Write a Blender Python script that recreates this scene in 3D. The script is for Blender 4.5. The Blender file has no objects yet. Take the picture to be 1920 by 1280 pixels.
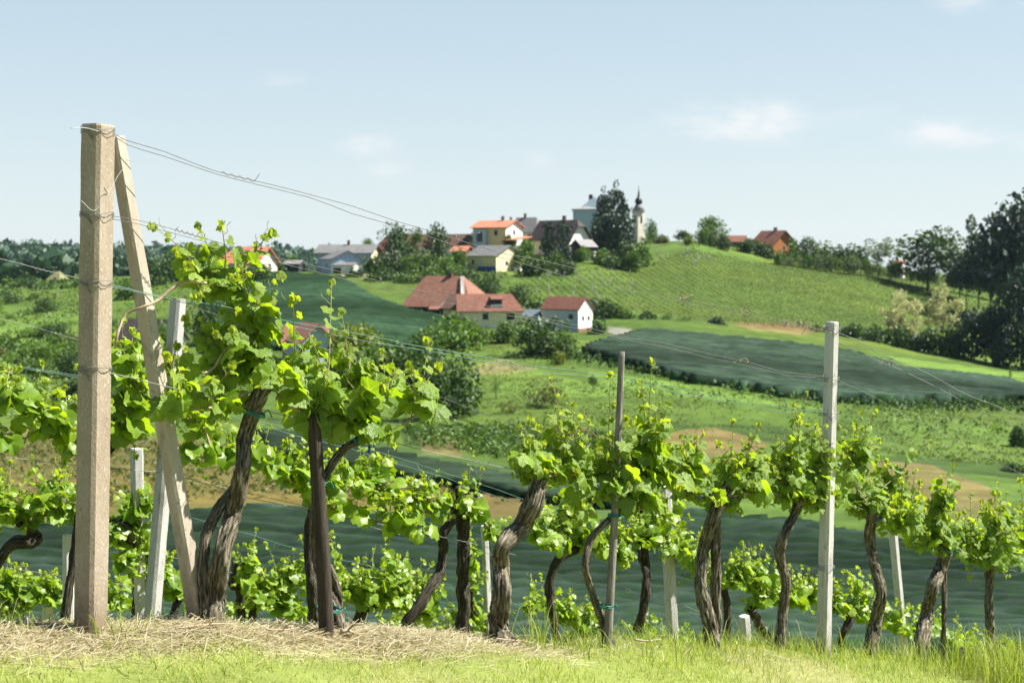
import bpy, math, random
import numpy as np
from mathutils import Vector, noise as mnoise
R_ = math.radians
rng = np.random.default_rng(7)
random.seed(7)
SC = bpy.context.scene
COL = SC.collection

# ------------------------------------------------------------------ camera, world, sun, exposure
FPX = 2667.0                       # focal length in photo pixels (50 mm lens)
PITCH = R_(3.43)
cam_d = bpy.data.cameras.new("camera")
cam_d.lens = 50.0
cam_d.sensor_width = 36.0
cam_d.clip_start = 0.05
cam_d.clip_end = 20000
cam_d.dof.use_dof = True
cam_d.dof.focus_distance = 6.9
cam_d.dof.aperture_fstop = 4.4
cam_d.dof.aperture_blades = 7
cam = bpy.data.objects.new("camera", cam_d)
COL.objects.link(cam)
cam.location = (0, 0, 0)
cam.rotation_euler = (R_(90) - PITCH, 0, 0)
SC.camera = cam

SUN_EL, SUN_AZ = R_(52), math.atan2(0.96, 0.12)      # azimuth clockwise from +Y
SUN_DIR = Vector((math.sin(SUN_AZ) * math.cos(SUN_EL), math.cos(SUN_AZ) * math.cos(SUN_EL), math.sin(SUN_EL)))
sl = bpy.data.lights.new("sun", 'SUN')
sl.energy = 5.0
sl.angle = R_(0.53)
sl.color = (1.0, 0.955, 0.88)
so = bpy.data.objects.new("sun", sl)
COL.objects.link(so)
so.rotation_euler = SUN_DIR.to_track_quat('Z', 'Y').to_euler()

W = bpy.data.worlds.new("World")
SC.world = W
W.use_nodes = True
wn, wl = W.node_tree.nodes, W.node_tree.links
wn.clear()
wo = wn.new('ShaderNodeOutputWorld')
bg = wn.new('ShaderNodeBackground')
sky = wn.new('ShaderNodeTexSky')
sky.sky_type = 'NISHITA'
sky.sun_disc = False
sky.sun_elevation = SUN_EL
sky.sun_rotation = SUN_AZ
sky.altitude = 300
sky.air_density = 1.15
sky.dust_density = 0.55
sky.ozone_density = 1.0
bg.inputs['Strength'].default_value = 0.05
def wmath(op, a, b=None, c=None):
    n = wn.new('ShaderNodeMath'); n.operation = op
    for i, q in enumerate((a, b, c)):
        if q is None: continue
        if isinstance(q, (int, float)): n.inputs[i].default_value = q
        else: wl.new(q, n.inputs[i])
    return n.outputs[0]
tc = wn.new('ShaderNodeTexCoord')
sp = wn.new('ShaderNodeSeparateXYZ'); wl.new(tc.outputs['Generated'], sp.inputs[0])
ya = wmath('MAXIMUM', wmath('ABSOLUTE', sp.outputs[1]), 0.05)
ax = wmath('DIVIDE', sp.outputs[0], ya)
az = wmath('DIVIDE', sp.outputs[2], ya)
# small fair-weather clouds of the sky: (bearing, height, half width, half height, density)
CL = [(.165, .094, .042, .0115, 1.0), (.205, .098, .05, .006, .4), (.104, .085, .022, .006, .45), (.298, .086, .024, .009, .95), (.318, .083, .022, .008, .7),
      (.36, .080, .016, .006, .8), (-.10, .077, .018, .009, .7), (-.088, .061, .014, .007, .7), (.018, .066, .010, .007, .6),
      (-.168, .123, .02, .005, .55), (.315, .178, .02, .009, .6), (.36, .172, .03, .012, .3), (.26, .102, .022, .006, .3), (-.15, .07, .014, .006, .2),
      (-.62, .16, .07, .03, .6), (.7, .2, .08, .03, .6)]
cb = wn.new('ShaderNodeCombineXYZ'); wl.new(ax, cb.inputs[0]); wl.new(az, cb.inputs[1])
cn = wn.new('ShaderNodeTexNoise'); cn.inputs['Scale'].default_value = 30; cn.inputs['Detail'].default_value = 6; cn.inputs['Roughness'].default_value = .6
mpn = wn.new('ShaderNodeMapping'); mpn.inputs['Scale'].default_value = (1, 2.2, 1)
wl.new(cb.outputs[0], mpn.inputs[0]); wl.new(mpn.outputs[0], cn.inputs['Vector'])
tot = None
for (cx, cy, sx, sy, dn) in CL:
    dx = wmath('DIVIDE', wmath('SUBTRACT', ax, cx), sx * 1.75)
    dy = wmath('DIVIDE', wmath('SUBTRACT', az, cy), sy * 1.7)
    d2 = wmath('ADD', wmath('MULTIPLY', dx, dx), wmath('MULTIPLY', dy, dy))
    g = wmath('MULTIPLY', wmath('POWER', 2.718, wmath('MULTIPLY', d2, -1.6)), dn)
    tot = g if tot is None else wmath('MAXIMUM', tot, g)
nn = wmath('MULTIPLY_ADD', cn.outputs['Fac'], 1.6, -0.28)
cm = wn.new('ShaderNodeMath'); cm.operation = 'MULTIPLY'; cm.use_clamp = True
mr_ = wn.new('ShaderNodeMapRange'); mr_.interpolation_type = 'SMOOTHSTEP'
wl.new(wmath('MULTIPLY', tot, nn), mr_.inputs['Value']); mr_.inputs['From Min'].default_value = .05; mr_.inputs['From Max'].default_value = .75
wl.new(mr_.outputs[0], cm.inputs[0]); cm.inputs[1].default_value = .8
mx = wn.new('ShaderNodeMix'); mx.data_type = 'RGBA'
# thin high veil: pale blue at the horizon, deeper blue above
vr = wn.new('ShaderNodeValToRGB'); el_ = vr.color_ramp.elements
el_[0].position = 0; el_[0].color = (5.25 / 8, 6.0 / 8, 6.45 / 8, 1); el_[1].position = 1; el_[1].color = (.7 / 8, 1.5 / 8, 3.0 / 8, 1)
e2 = el_.new(.17); e2.color = (4.0 / 8, 4.95 / 8, 5.6 / 8, 1)
e3 = el_.new(.45); e3.color = (1.5 / 8, 2.6 / 8, 4.0 / 8, 1)
wl.new(sp.outputs[2], vr.inputs[0])
vs = wn.new('ShaderNodeVectorMath'); vs.operation = 'SCALE'; wl.new(vr.outputs[0], vs.inputs[0]); vs.inputs['Scale'].default_value = 7.6
vm = wn.new('ShaderNodeMix'); vm.data_type = 'RGBA'; vm.inputs['Factor'].default_value = .8; wl.new(sky.outputs[0], vm.inputs['A']); wl.new(vs.outputs[0], vm.inputs['B'])
wl.new(cm.outputs[0], mx.inputs['Factor']); wl.new(vm.outputs['Result'], mx.inputs['A']); mx.inputs['B'].default_value = (6.4, 6.45, 6.5, 1)
wl.new(mx.outputs['Result'], bg.inputs['Color'])
wl.new(bg.outputs[0], wo.inputs[0])

SC.view_settings.view_transform = 'Standard'
SC.view_settings.look = 'None'
SC.view_settings.exposure = 1.6
SC.view_settings.gamma = 1
SC.cycles.use_denoising = True
SC.cycles.max_bounces = 6
SC.cycles.diffuse_bounces = 2
SC.cycles.transmission_bounces = 4
SC.cycles.transparent_max_bounces = 6
SC.cycles.volume_bounces = 0
SC.cycles.caustics_reflective = False
SC.cycles.caustics_refractive = False

# ------------------------------------------------------------------ geometry helpers
cp, spn = math.cos(PITCH), math.sin(PITCH)
def ray(x, y):
    rx, ry = (x - 960) / FPX, (640 - y) / FPX
    den = cp + ry * spn
    return np.array([rx / den, 1.0, (ry * cp - spn) / den])
def PY(x, y, Y):
    return ray(x, y) * Y
def proj(p):
    X, Y, Z = p[..., 0], p[..., 1], p[..., 2]
    f = Y * cp - Z * spn; up = Y * spn + Z * cp
    f = np.where(np.abs(f) < 1e-3, 1e-3, f)
    return 960 + FPX * X / f, 640 - FPX * up / f
DU = np.array([0.774, 0.634]); DN = np.array([-0.634, 0.774]); Q1 = np.array([-1.655, 5.66])
def PR(v, x, y):                       # the point of vine row v that stands at this bearing
    r = ray(x, y)
    t = (v + Q1 @ DN) / (r[:2] @ DN)
    return r * t
def sstep(a, b, x):
    t = np.clip((x - a) / (b - a), 0, 1); return t * t * (3 - 2 * t)

# terrain: height of the land at (X, Y)
TC = {
 -300: [(62,1300),(84,1180),(120,960),(155,860),(220,740),(262,690),(320,640),(380,590),(450,555),(520,535),(600,530),(700,560),(900,590),(1300,520),(1700,484),(2100,480),(3000,500)],
 0:   [(62,1300),(84,1180),(120,960),(155,860),(220,740),(262,690),(320,640),(380,590),(450,555),(520,535),(600,530),(700,560),(900,590),(1300,520),(1700,484),(2100,480),(3000,500)],
 250: [(62,1300),(84,1180),(120,960),(155,860),(220,740),(262,690),(310,640),(370,580),(430,540),(480,520),(520,518),(700,560),(900,580),(1300,520),(1700,490),(2100,484),(3000,500)],
 500: [(62,1300),(84,1180),(120,960),(155,860),(220,740),(262,690),(300,640),(345,580),(385,545),(420,515),(445,508),(490,515),(700,560),(1300,530),(1700,492),(2100,488),(3000,500)],
 640: [(62,1300),(84,1180),(120,960),(155,860),(220,740),(262,685),(300,630),(345,575),(385,535),(420,512),(450,508),(500,518),(700,555),(1300,530),(1700,500),(2100,490),(3000,500)],
 800: [(62,1300),(84,1180),(120,960),(155,860),(220,740),(262,688),(300,635),(330,602),(360,565),(390,530),(420,508),(450,492),(480,486),(540,500),(800,540),(1700,505),(3000,500)],
 960: [(62,1300),(84,1180),(120,960),(155,860),(220,740),(262,682),(300,640),(325,612),(360,570),(400,520),(425,508),(450,482),(500,470),(560,480),(800,530),(1700,505),(3000,500)],
 1100:[(62,1300),(84,1180),(120,960),(155,860),(220,740),(262,680),(300,640),(325,622),(360,580),(400,525),(430,490),(460,474),(500,464),(560,462),(620,480),(800,520),(3000,500)],
 1200:[(62,1300),(84,1180),(120,960),(155,860),(220,740),(262,682),(300,640),(325,612),(350,592),(400,537),(440,492),(480,463),(520,452),(570,455),(700,490),(3000,500)],
 1300:[(62,1300),(84,1180),(120,960),(155,860),(220,745),(262,690),(300,645),(325,615),(350,598),(400,540),(440,490),(470,462),(500,453),(560,452),(640,480),(3000,500)],
 1380:[(62,1300),(84,1180),(120,960),(155,865),(220,752),(262,698),(300,650),(325,620),(355,601),(410,540),(450,500),(480,475),(505,464),(535,461),(570,462),(650,490),(3000,500)],
 1460:[(62,1300),(84,1180),(120,960),(155,870),(220,760),(262,705),(300,655),(330,625),(360,604),(420,540),(470,500),(500,484),(530,477),(570,474),(660,500),(3000,500)],
 1600:[(62,1300),(84,1180),(120,960),(155,875),(220,770),(262,715),(300,672),(340,640),(370,617),(430,560),(480,512),(510,496),(560,491),(700,520),(3000,510)],
 1750:[(62,1300),(84,1180),(120,960),(155,880),(220,780),(262,730),(300,692),(340,665),(370,642),(430,585),(480,537),(505,521),(550,512),(700,530),(3000,515)],
 1920:[(62,1300),(84,1180),(120,965),(155,890),(220,790),(262,745),(300,710),(340,682),(370,660),(430,610),(470,575),(505,552),(560,540),(700,550),(3000,520)],
 2300:[(62,1300),(84,1180),(120,970),(155,900),(220,800),(262,755),(300,725),(340,700),(370,680),(430,640),(470,610),(505,590),(560,575),(700,570),(3000,530)]}
_cx = sorted(TC)
_DG = np.concatenate([np.linspace(15, 600, 400), np.linspace(610, 3200, 160)])
_tab = []
for cx in _cx:
    a = np.array(TC[cx], float)
    yy = np.interp(_DG, a[:, 0], a[:, 1])
    zz = np.array([ray(960, y)[2] for y in yy]) * _DG
    k = np.ones(17) / 17
    zp = np.pad(zz, 8, mode='edge')
    _tab.append(np.convolve(zp, k, 'valid'))
_tab = np.array(_tab)
def H_far(X, Y):
    Yc = np.clip(Y, 16, 3190)
    px = 960 + FPX * X / np.maximum(Yc, 1) * 1.0
    ix = np.interp(px, _cx, np.arange(len(_cx)))
    i0 = np.clip(np.floor(ix).astype(int), 0, len(_cx) - 2); fx = ix - i0; fx = fx * fx * (3 - 2 * fx) * .6 + fx * .4
    j = np.interp(Yc, _DG, np.arange(len(_DG)))
    j0 = np.clip(np.floor(j).astype(int), 0, len(_DG) - 2); fj = j - j0
    z0 = _tab[i0, j0] * (1 - fj) + _tab[i0, j0 + 1] * fj
    z1 = _tab[i0 + 1, j0] * (1 - fj) + _tab[i0 + 1, j0 + 1] * fj
    z = z0 * (1 - fx) + z1 * fx
    return z + .25 * np.sin(X * .11 + 1) * np.sin(Y * .07) * sstep(100, 200, Y)
def G(X, Y):
    rx, ry = X - Q1[0], Y - Q1[1]
    u = rx * DU[0] + ry * DU[1]; v = rx * DN[0] + ry * DN[1]
    us = 4.9 + np.maximum(0, -v) * .7
    ul = np.minimum(u, us)
    z = -1.505 - .025 * sstep(3.4, 2.0, u) - .198 * np.maximum(ul, 0) - .10 * np.minimum(ul, 0) * 1.0
    w = np.maximum(u - us, 0)
    z = z - .36 * w
    sv = .33 + .05 * np.clip(u - 1, 0, 5)
    vv = np.maximum(v - .22, 0)
    z = z - sv * np.minimum(vv, 12) - .2 * np.maximum(vv - 12, 0)
    z = z + .012 * np.sin(X * 5.1 + Y * 2.3) + .015 * np.sin(X * 2.2 - Y * 3.7 + 1) + .008 * np.sin(X * 11 + 2) * np.sin(Y * 9)
    # hay and mown grass heaped along the left end of the row
    z = z + .012 * np.exp(-((v - .02) / .2) ** 2) * sstep(3.4, 2.2, u)
    z = z + .03 * np.exp(-((u - 1.25) / .35) ** 2 - ((v + .1) / .2) ** 2) + .02 * np.exp(-((u - .35) / .22) ** 2 - ((v + .12) / .22) ** 2)
    return z
def H(X, Y):
    X = np.asarray(X, float); Y = np.asarray(Y, float)
    t = sstep(14, 60, Y)
    return G(X, Y) * (1 - t) + H_far(X, Y) * t

ROOT = {}
def link(o, parent=None):
    COL.objects.link(o)
    if parent is not None: o.parent = parent
    return o
def tag(o, label=None, cat=None, group=None, kind=None):
    if label: o['label'] = label
    if cat: o['category'] = cat
    if group: o['group'] = group
    if kind: o['kind'] = kind
    return o
def thing(name, loc, label, cat, group=None):
    o = bpy.data.objects.new(name, None)
    o.empty_display_size = .1
    o.location = tuple(float(c) for c in loc)
    link(o); ROOT[o.name] = np.array(loc, float)
    return tag(o, label, cat, group)
class MB:
    def __init__(s):
        s.V = []; s.F = []; s.M = []; s.C = []; s.U = []; s.n = 0
    def add(s, V, F, mat=0, col=None, uv=None):
        V = np.asarray(V, float).reshape(-1, 3)
        for f in (F if isinstance(F, list) and len(F) and isinstance(F[0], np.ndarray) and F[0].ndim == 2 else [np.asarray(F, int)]):
            f = np.asarray(f, int)
            if f.size: s.F.append(f + s.n); s.M.append(np.full(len(f), mat))
        s.V.append(V)
        c = np.ones((len(V), 4)) if col is None else np.broadcast_to(np.asarray(col, float), (len(V), 4))
        s.C.append(c)
        s.U.append(np.zeros((len(V), 2)) if uv is None else np.asarray(uv, float))
        s.n += len(V); return s
    def build(s, name, mats, parent=None, smooth=True, off=None):
        V = np.concatenate(s.V)
        base = np.zeros(3)
        if parent is not None: base = ROOT.get(parent.name, base)
        if off is not None: base = np.array(off, float)
        V = V - base
        me = bpy.data.meshes.new(name)
        me.vertices.add(len(V)); me.vertices.foreach_set('co', V.astype(np.float32).ravel())
        idx = np.concatenate([f.ravel() for f in s.F])
        tots = np.concatenate([np.full(len(f), f.shape[1]) for f in s.F])
        st = np.concatenate([[0], np.cumsum(tots)[:-1]])
        me.loops.add(len(idx)); me.loops.foreach_set('vertex_index', idx.astype(np.int32))
        me.polygons.add(len(tots)); me.polygons.foreach_set('loop_start', st.astype(np.int32))
        me.polygons.foreach_set('material_index', np.concatenate(s.M).astype(np.int32))
        me.polygons.foreach_set('use_smooth', np.full(len(tots), smooth))
        uvl = me.uv_layers.new(name='UVMap')
        uvl.data.foreach_set('uv', np.concatenate(s.U)[idx].astype(np.float32).ravel())
        ca = me.color_attributes.new('tint', 'FLOAT_COLOR', 'POINT')
        ca.data.foreach_set('color', np.concatenate(s.C).astype(np.float32).ravel())
        me.update(calc_edges=True)
        for m in (mats if isinstance(mats, (list, tuple)) else [mats]): me.materials.append(m)
        o = bpy.data.objects.new(name, me)
        if off is not None: o.location = tuple(base)
        link(o, parent); ROOT[o.name] = base
        return o
def boxq(x0, x1, y0, y1, z0, z1):
    V = [(x0,y0,z0),(x1,y0,z0),(x1,y1,z0),(x0,y1,z0),(x0,y0,z1),(x1,y0,z1),(x1,y1,z1),(x0,y1,z1)]
    F = [(0,3,2,1),(4,5,6,7),(0,1,5,4),(1,2,6,5),(2,3,7,6),(3,0,4,7)]
    return np.array(V, float), np.array(F)
def smooth_path(P, step):
    P = np.asarray(P, float)
    if len(P) == 2:
        n = max(2, int(np.linalg.norm(P[1, :3] - P[0, :3]) / step) + 1)
        return np.array([P[0] + (P[1] - P[0]) * t for t in np.linspace(0, 1, n)])
    Q = np.vstack([2 * P[0] - P[1], P, 2 * P[-1] - P[-2]])
    out = []
    for i in range(1, len(Q) - 2):
        n = max(1, int(np.linalg.norm(Q[i + 1, :3] - Q[i, :3]) / step + .5))
        for k in range(n):
            t = k / n
            out.append(.5 * (2 * Q[i] + (Q[i + 1] - Q[i - 1]) * t + (2 * Q[i - 1] - 5 * Q[i] + 4 * Q[i + 1] - Q[i + 2]) * t * t + (3 * Q[i] - Q[i - 1] - 3 * Q[i + 1] + Q[i + 2]) * t ** 3))
    out.append(P[-1]); return np.array(out)
def frames(P):
    T = np.gradient(P, axis=0); T /= np.maximum(np.linalg.norm(T, axis=1, keepdims=True), 1e-9)
    a = np.array([0, -1., 0.1]) if abs(T[0] @ np.array([0, -1, .1])) < .9 else np.array([1., 0, 0])
    N = np.zeros_like(P); B = np.zeros_like(P)
    for i, t in enumerate(T):
        a = a - t * (a @ t); a /= max(np.linalg.norm(a), 1e-9)
        N[i] = a; B[i] = np.cross(t, a)
    return T, N, B
def tube(mb, P, rad, seg=8, mat=0, col=None, disp=None, cap=True):
    P = np.asarray(P, float); n = len(P)
    rad = np.broadcast_to(np.asarray(rad, float), (n,))
    T, N, B = frames(P)
    th = np.linspace(0, 2 * np.pi, seg, endpoint=False)
    rr = rad[:, None] * np.ones(seg)[None]
    s = np.concatenate([[0], np.cumsum(np.linalg.norm(np.diff(P, axis=0), axis=1))])
    if disp is not None: rr = rr * disp(th, s)
    V = P[:, None] + rr[..., None] * (np.cos(th)[None, :, None] * N[:, None] + np.sin(th)[None, :, None] * B[:, None])
    uv = np.stack([np.broadcast_to(th[None] / (2 * np.pi), (n, seg)), np.broadcast_to(s[:, None], (n, seg))], -1).reshape(-1, 2)
    i = np.arange(n - 1)[:, None] * seg; j = np.arange(seg)[None]; j2 = (j + 1) % seg
    F = np.stack([i + j, i + j2, i + seg + j2, i + seg + j], -1).reshape(-1, 4)
    V = V.reshape(-1, 3); Fs = [F]
    if cap:
        V = np.vstack([V, P[0], P[-1]]); uv = np.vstack([uv, [0, 0], [0, s[-1]]])
        jj = np.arange(seg); k = n * seg
        Fs.append(np.stack([np.full(seg, k), (jj + 1) % seg, jj], -1))
        Fs.append(np.stack([np.full(seg, k + 1), (n - 1) * seg + jj, (n - 1) * seg + (jj + 1) % seg], -1))
    mb.add(V, Fs, mat, col, uv)

# ------------------------------------------------------------------ materials
KA = .50      # keeps every surface at the reflectance the exposure asks for
def kc(c): return tuple(q * KA for q in c[:3])
def newmat(name):
    m = bpy.data.materials.new(name); m.use_nodes = True
    nt = m.node_tree; nt.nodes.clear()
    o = nt.nodes.new('ShaderNodeOutputMaterial')
    return m, nt, o
def nd(nt, t, **k):
    n = nt.nodes.new(t)
    for a, b in k.items():
        if a.startswith('i_'):
            n.inputs[a[2:].replace('_', ' ')].default_value = b
        else: setattr(n, a, b)
    return n
def mat(name, c1, c2=None, scale=5., rough=.8, bump=.0, bscale=40., stretch=(1, 1, 1), contrast=(.35, .65), spec=.3, coord='Object', c3=None, s3=30., detail=6, tint=False, metal=0., dirt=None):
    c1 = kc(c1); c2 = kc(c2) if c2 else None; c3 = kc(c3) if c3 else None
    m, nt, o = newmat(name); L = nt.links
    p = nd(nt, 'ShaderNodeBsdfPrincipled'); p.inputs['Roughness'].default_value = rough
    p.inputs['Specular IOR Level'].default_value = spec; p.inputs['Metallic'].default_value = metal
    tcn = nd(nt, 'ShaderNodeTexCoord'); mp = nd(nt, 'ShaderNodeMapping'); mp.inputs['Scale'].default_value = stretch
    L.new(tcn.outputs[coord], mp.inputs[0])
    c2 = c2 or c1
    nz = nd(nt, 'ShaderNodeTexNoise'); nz.inputs['Scale'].default_value = scale; nz.inputs['Detail'].default_value = detail; nz.inputs['Roughness'].default_value = .65
    L.new(mp.outputs[0], nz.inputs['Vector'])
    rp = nd(nt, 'ShaderNodeValToRGB'); rp.color_ramp.elements[0].position = contrast[0]; rp.color_ramp.elements[1].position = contrast[1]
    rp.color_ramp.elements[0].color = (*c1, 1); rp.color_ramp.elements[1].color = (*c2, 1)
    L.new(nz.outputs['Fac'], rp.inputs[0]); out = rp.outputs[0]
    if c3:
        n3 = nd(nt, 'ShaderNodeTexNoise'); n3.inputs['Scale'].default_value = s3; n3.inputs['Detail'].default_value = 4
        L.new(mp.outputs[0], n3.inputs['Vector'])
        r3 = nd(nt, 'ShaderNodeValToRGB'); r3.color_ramp.elements[0].position = .56; r3.color_ramp.elements[1].position = .7
        L.new(n3.outputs['Fac'], r3.inputs[0])
        mm = nd(nt, 'ShaderNodeMix', data_type='RGBA'); L.new(r3.outputs[0], mm.inputs['Factor']); L.new(out, mm.inputs['A']); mm.inputs['B'].default_value = (*c3, 1)
        out = mm.outputs['Result']
    if tint:
        at = nd(nt, 'ShaderNodeAttribute', attribute_name='tint')
        mm = nd(nt, 'ShaderNodeMix', data_type='RGBA', blend_type='MULTIPLY'); mm.inputs['Factor'].default_value = 1
        L.new(out, mm.inputs['A']); L.new(at.outputs['Color'], mm.inputs['B']); out = mm.outputs['Result']
    if dirt:                                 # soil splashed up the foot and dark lichen specks
        so_ = nd(nt, 'ShaderNodeSeparateXYZ'); L.new(tcn.outputs['Object'], so_.inputs[0])
        n5 = nd(nt, 'ShaderNodeTexNoise'); n5.inputs['Scale'].default_value = 22; n5.inputs['Detail'].default_value = 5; L.new(tcn.outputs['Object'], n5.inputs['Vector'])
        a5 = nd(nt, 'ShaderNodeMath', operation='MULTIPLY_ADD'); L.new(n5.outputs['Fac'], a5.inputs[0]); a5.inputs[1].default_value = -.55; L.new(so_.outputs[2], a5.inputs[2])
        m5 = nd(nt, 'ShaderNodeMapRange', interpolation_type='SMOOTHSTEP'); L.new(a5.outputs[0], m5.inputs['Value']); m5.inputs['From Min'].default_value = -.12; m5.inputs['From Max'].default_value = .22; m5.inputs['To Min'].default_value = .75; m5.inputs['To Max'].default_value = 0
        n6 = nd(nt, 'ShaderNodeTexNoise'); n6.inputs['Scale'].default_value = 55; n6.inputs['Detail'].default_value = 3; L.new(tcn.outputs['Object'], n6.inputs['Vector'])
        m6 = nd(nt, 'ShaderNodeMapRange', interpolation_type='SMOOTHSTEP'); L.new(n6.outputs['Fac'], m6.inputs['Value']); m6.inputs['From Min'].default_value = .62; m6.inputs['From Max'].default_value = .72; m6.inputs['To Max'].default_value = .5
        x5 = nd(nt, 'ShaderNodeMath', operation='MAXIMUM'); L.new(m5.outputs[0], x5.inputs[0]); L.new(m6.outputs[0], x5.inputs[1])
        mm5 = nd(nt, 'ShaderNodeMix', data_type='RGBA'); L.new(x5.outputs[0], mm5.inputs['Factor']); L.new(out, mm5.inputs['A']); mm5.inputs['B'].default_value = (*kc(dirt), 1); out = mm5.outputs['Result']
    L.new(out, p.inputs['Base Color'])
    if bump:
        nb = nd(nt, 'ShaderNodeTexNoise'); nb.inputs['Scale'].default_value = bscale; nb.inputs['Detail'].default_value = 5
        L.new(mp.outputs[0], nb.inputs['Vector'])
        bp = nd(nt, 'ShaderNodeBump'); bp.inputs['Strength'].default_value = bump; bp.inputs['Distance'].default_value = 1.0 / bscale
        L.new(nb.outputs['Fac'], bp.inputs['Height']); L.new(bp.outputs[0], p.inputs['Normal'])
    L.new(p.outputs[0], o.inputs[0])
    return m
def leafmat(name, dark, light, young, trans, rough=.42, veins=True, tw=.42):
    dark, light, young = kc(dark), kc(light), kc(young)
    m, nt, o = newmat(name); L = nt.links
    at = nd(nt, 'ShaderNodeAttribute', attribute_name='tint'); s = nd(nt, 'ShaderNodeSeparateColor'); L.new(at.outputs['Color'], s.inputs[0])
    a = nd(nt, 'ShaderNodeMix', data_type='RGBA'); a.inputs['A'].default_value = (*dark, 1); a.inputs['B'].default_value = (*light, 1); L.new(s.outputs[0], a.inputs['Factor'])
    b = nd(nt, 'ShaderNodeMix', data_type='RGBA'); L.new(a.outputs['Result'], b.inputs['A']); b.inputs['B'].default_value = (*young, 1); L.new(s.outputs[1], b.inputs['Factor'])
    out = b.outputs['Result']
    tn = nd(nt, 'ShaderNodeTexCoord')
    p = nd(nt, 'ShaderNodeBsdfPrincipled'); p.inputs['Roughness'].default_value = rough; p.inputs['Specular IOR Level'].default_value = .42
    t = nd(nt, 'ShaderNodeBsdfTranslucent')
    if veins:
        su = nd(nt, 'ShaderNodeSeparateXYZ'); L.new(tn.outputs['UV'], su.inputs[0])
        def M(op, x, y=None, z=None):
            q = nd(nt, 'ShaderNodeMath', operation=op)
            for i, w in enumerate((x, y, z)):
                if w is None: continue
                if isinstance(w, (int, float)): q.inputs[i].default_value = w
                else: L.new(w, q.inputs[i])
            return q.outputs[0]
        th = M('ABSOLUTE', M('ARCTAN2', su.outputs[0], su.outputs[1]))
        r = M('SQRT', M('ADD', M('MULTIPLY', su.outputs[0], su.outputs[0]), M('MULTIPLY', su.outputs[1], su.outputs[1])))
        d = M('MULTIPLY', r, M('PINGPONG', th, .46))
        v = nd(nt, 'ShaderNodeMapRange', interpolation_type='SMOOTHSTEP'); L.new(d, v.inputs['Value'])
        v.inputs['From Min'].default_value = .008; v.inputs['From Max'].default_value = .045; v.inputs['To Min'].default_value = .55; v.inputs['To Max'].default_value = 0
        # side veins
        w = nd(nt, 'ShaderNodeMath', operation='SINE'); L.new(M('MULTIPLY', M('SUBTRACT', r, M('MULTIPLY', d, .9)), 42.), w.inputs[0])
        w2 = nd(nt, 'ShaderNodeMapRange', interpolation_type='SMOOTHSTEP'); L.new(w.outputs[0], w2.inputs['Value']); w2.inputs['From Min'].default_value = .75; w2.inputs['From Max'].default_value = 1; w2.inputs['To Max'].default_value = .22
        vv = M('MAXIMUM', v.outputs[0], w2.outputs[0])
        c = nd(nt, 'ShaderNodeMix', data_type='RGBA'); L.new(vv, c.inputs['Factor']); L.new(out, c.inputs['A']); c.inputs['B'].default_value = (.24, .30, .09, 1)
        out = c.outputs['Result']
        nb = nd(nt, 'ShaderNodeTexNoise'); nb.inputs['Scale'].default_value = 9; nb.inputs['Detail'].default_value = 3; L.new(tn.outputs['UV'], nb.inputs['Vector'])
        hh = M('ADD', M('MULTIPLY', nb.outputs['Fac'], 1.2), M('MULTIPLY', vv, -.5))
        bp = nd(nt, 'ShaderNodeBump'); bp.inputs['Strength'].default_value = .7; bp.inputs['Distance'].default_value = .006
        L.new(hh, bp.inputs['Height']); L.new(bp.outputs[0], p.inputs['Normal'])
    L.new(out, p.inputs['Base Color'])
    tt = nd(nt, 'ShaderNodeMix', data_type='RGBA', blend_type='MULTIPLY'); tt.inputs['Factor'].default_value = 1
    L.new(out, tt.inputs['A']); tt.inputs['B'].default_value = (*trans, 1); L.new(tt.outputs['Result'], t.inputs['Color'])
    ms = nd(nt, 'ShaderNodeMixShader'); ms.inputs[0].default_value = tw; L.new(p.outputs[0], ms.inputs[1]); L.new(t.outputs[0], ms.inputs[2])
    L.new(ms.outputs[0], o.inputs[0])
    return m
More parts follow.
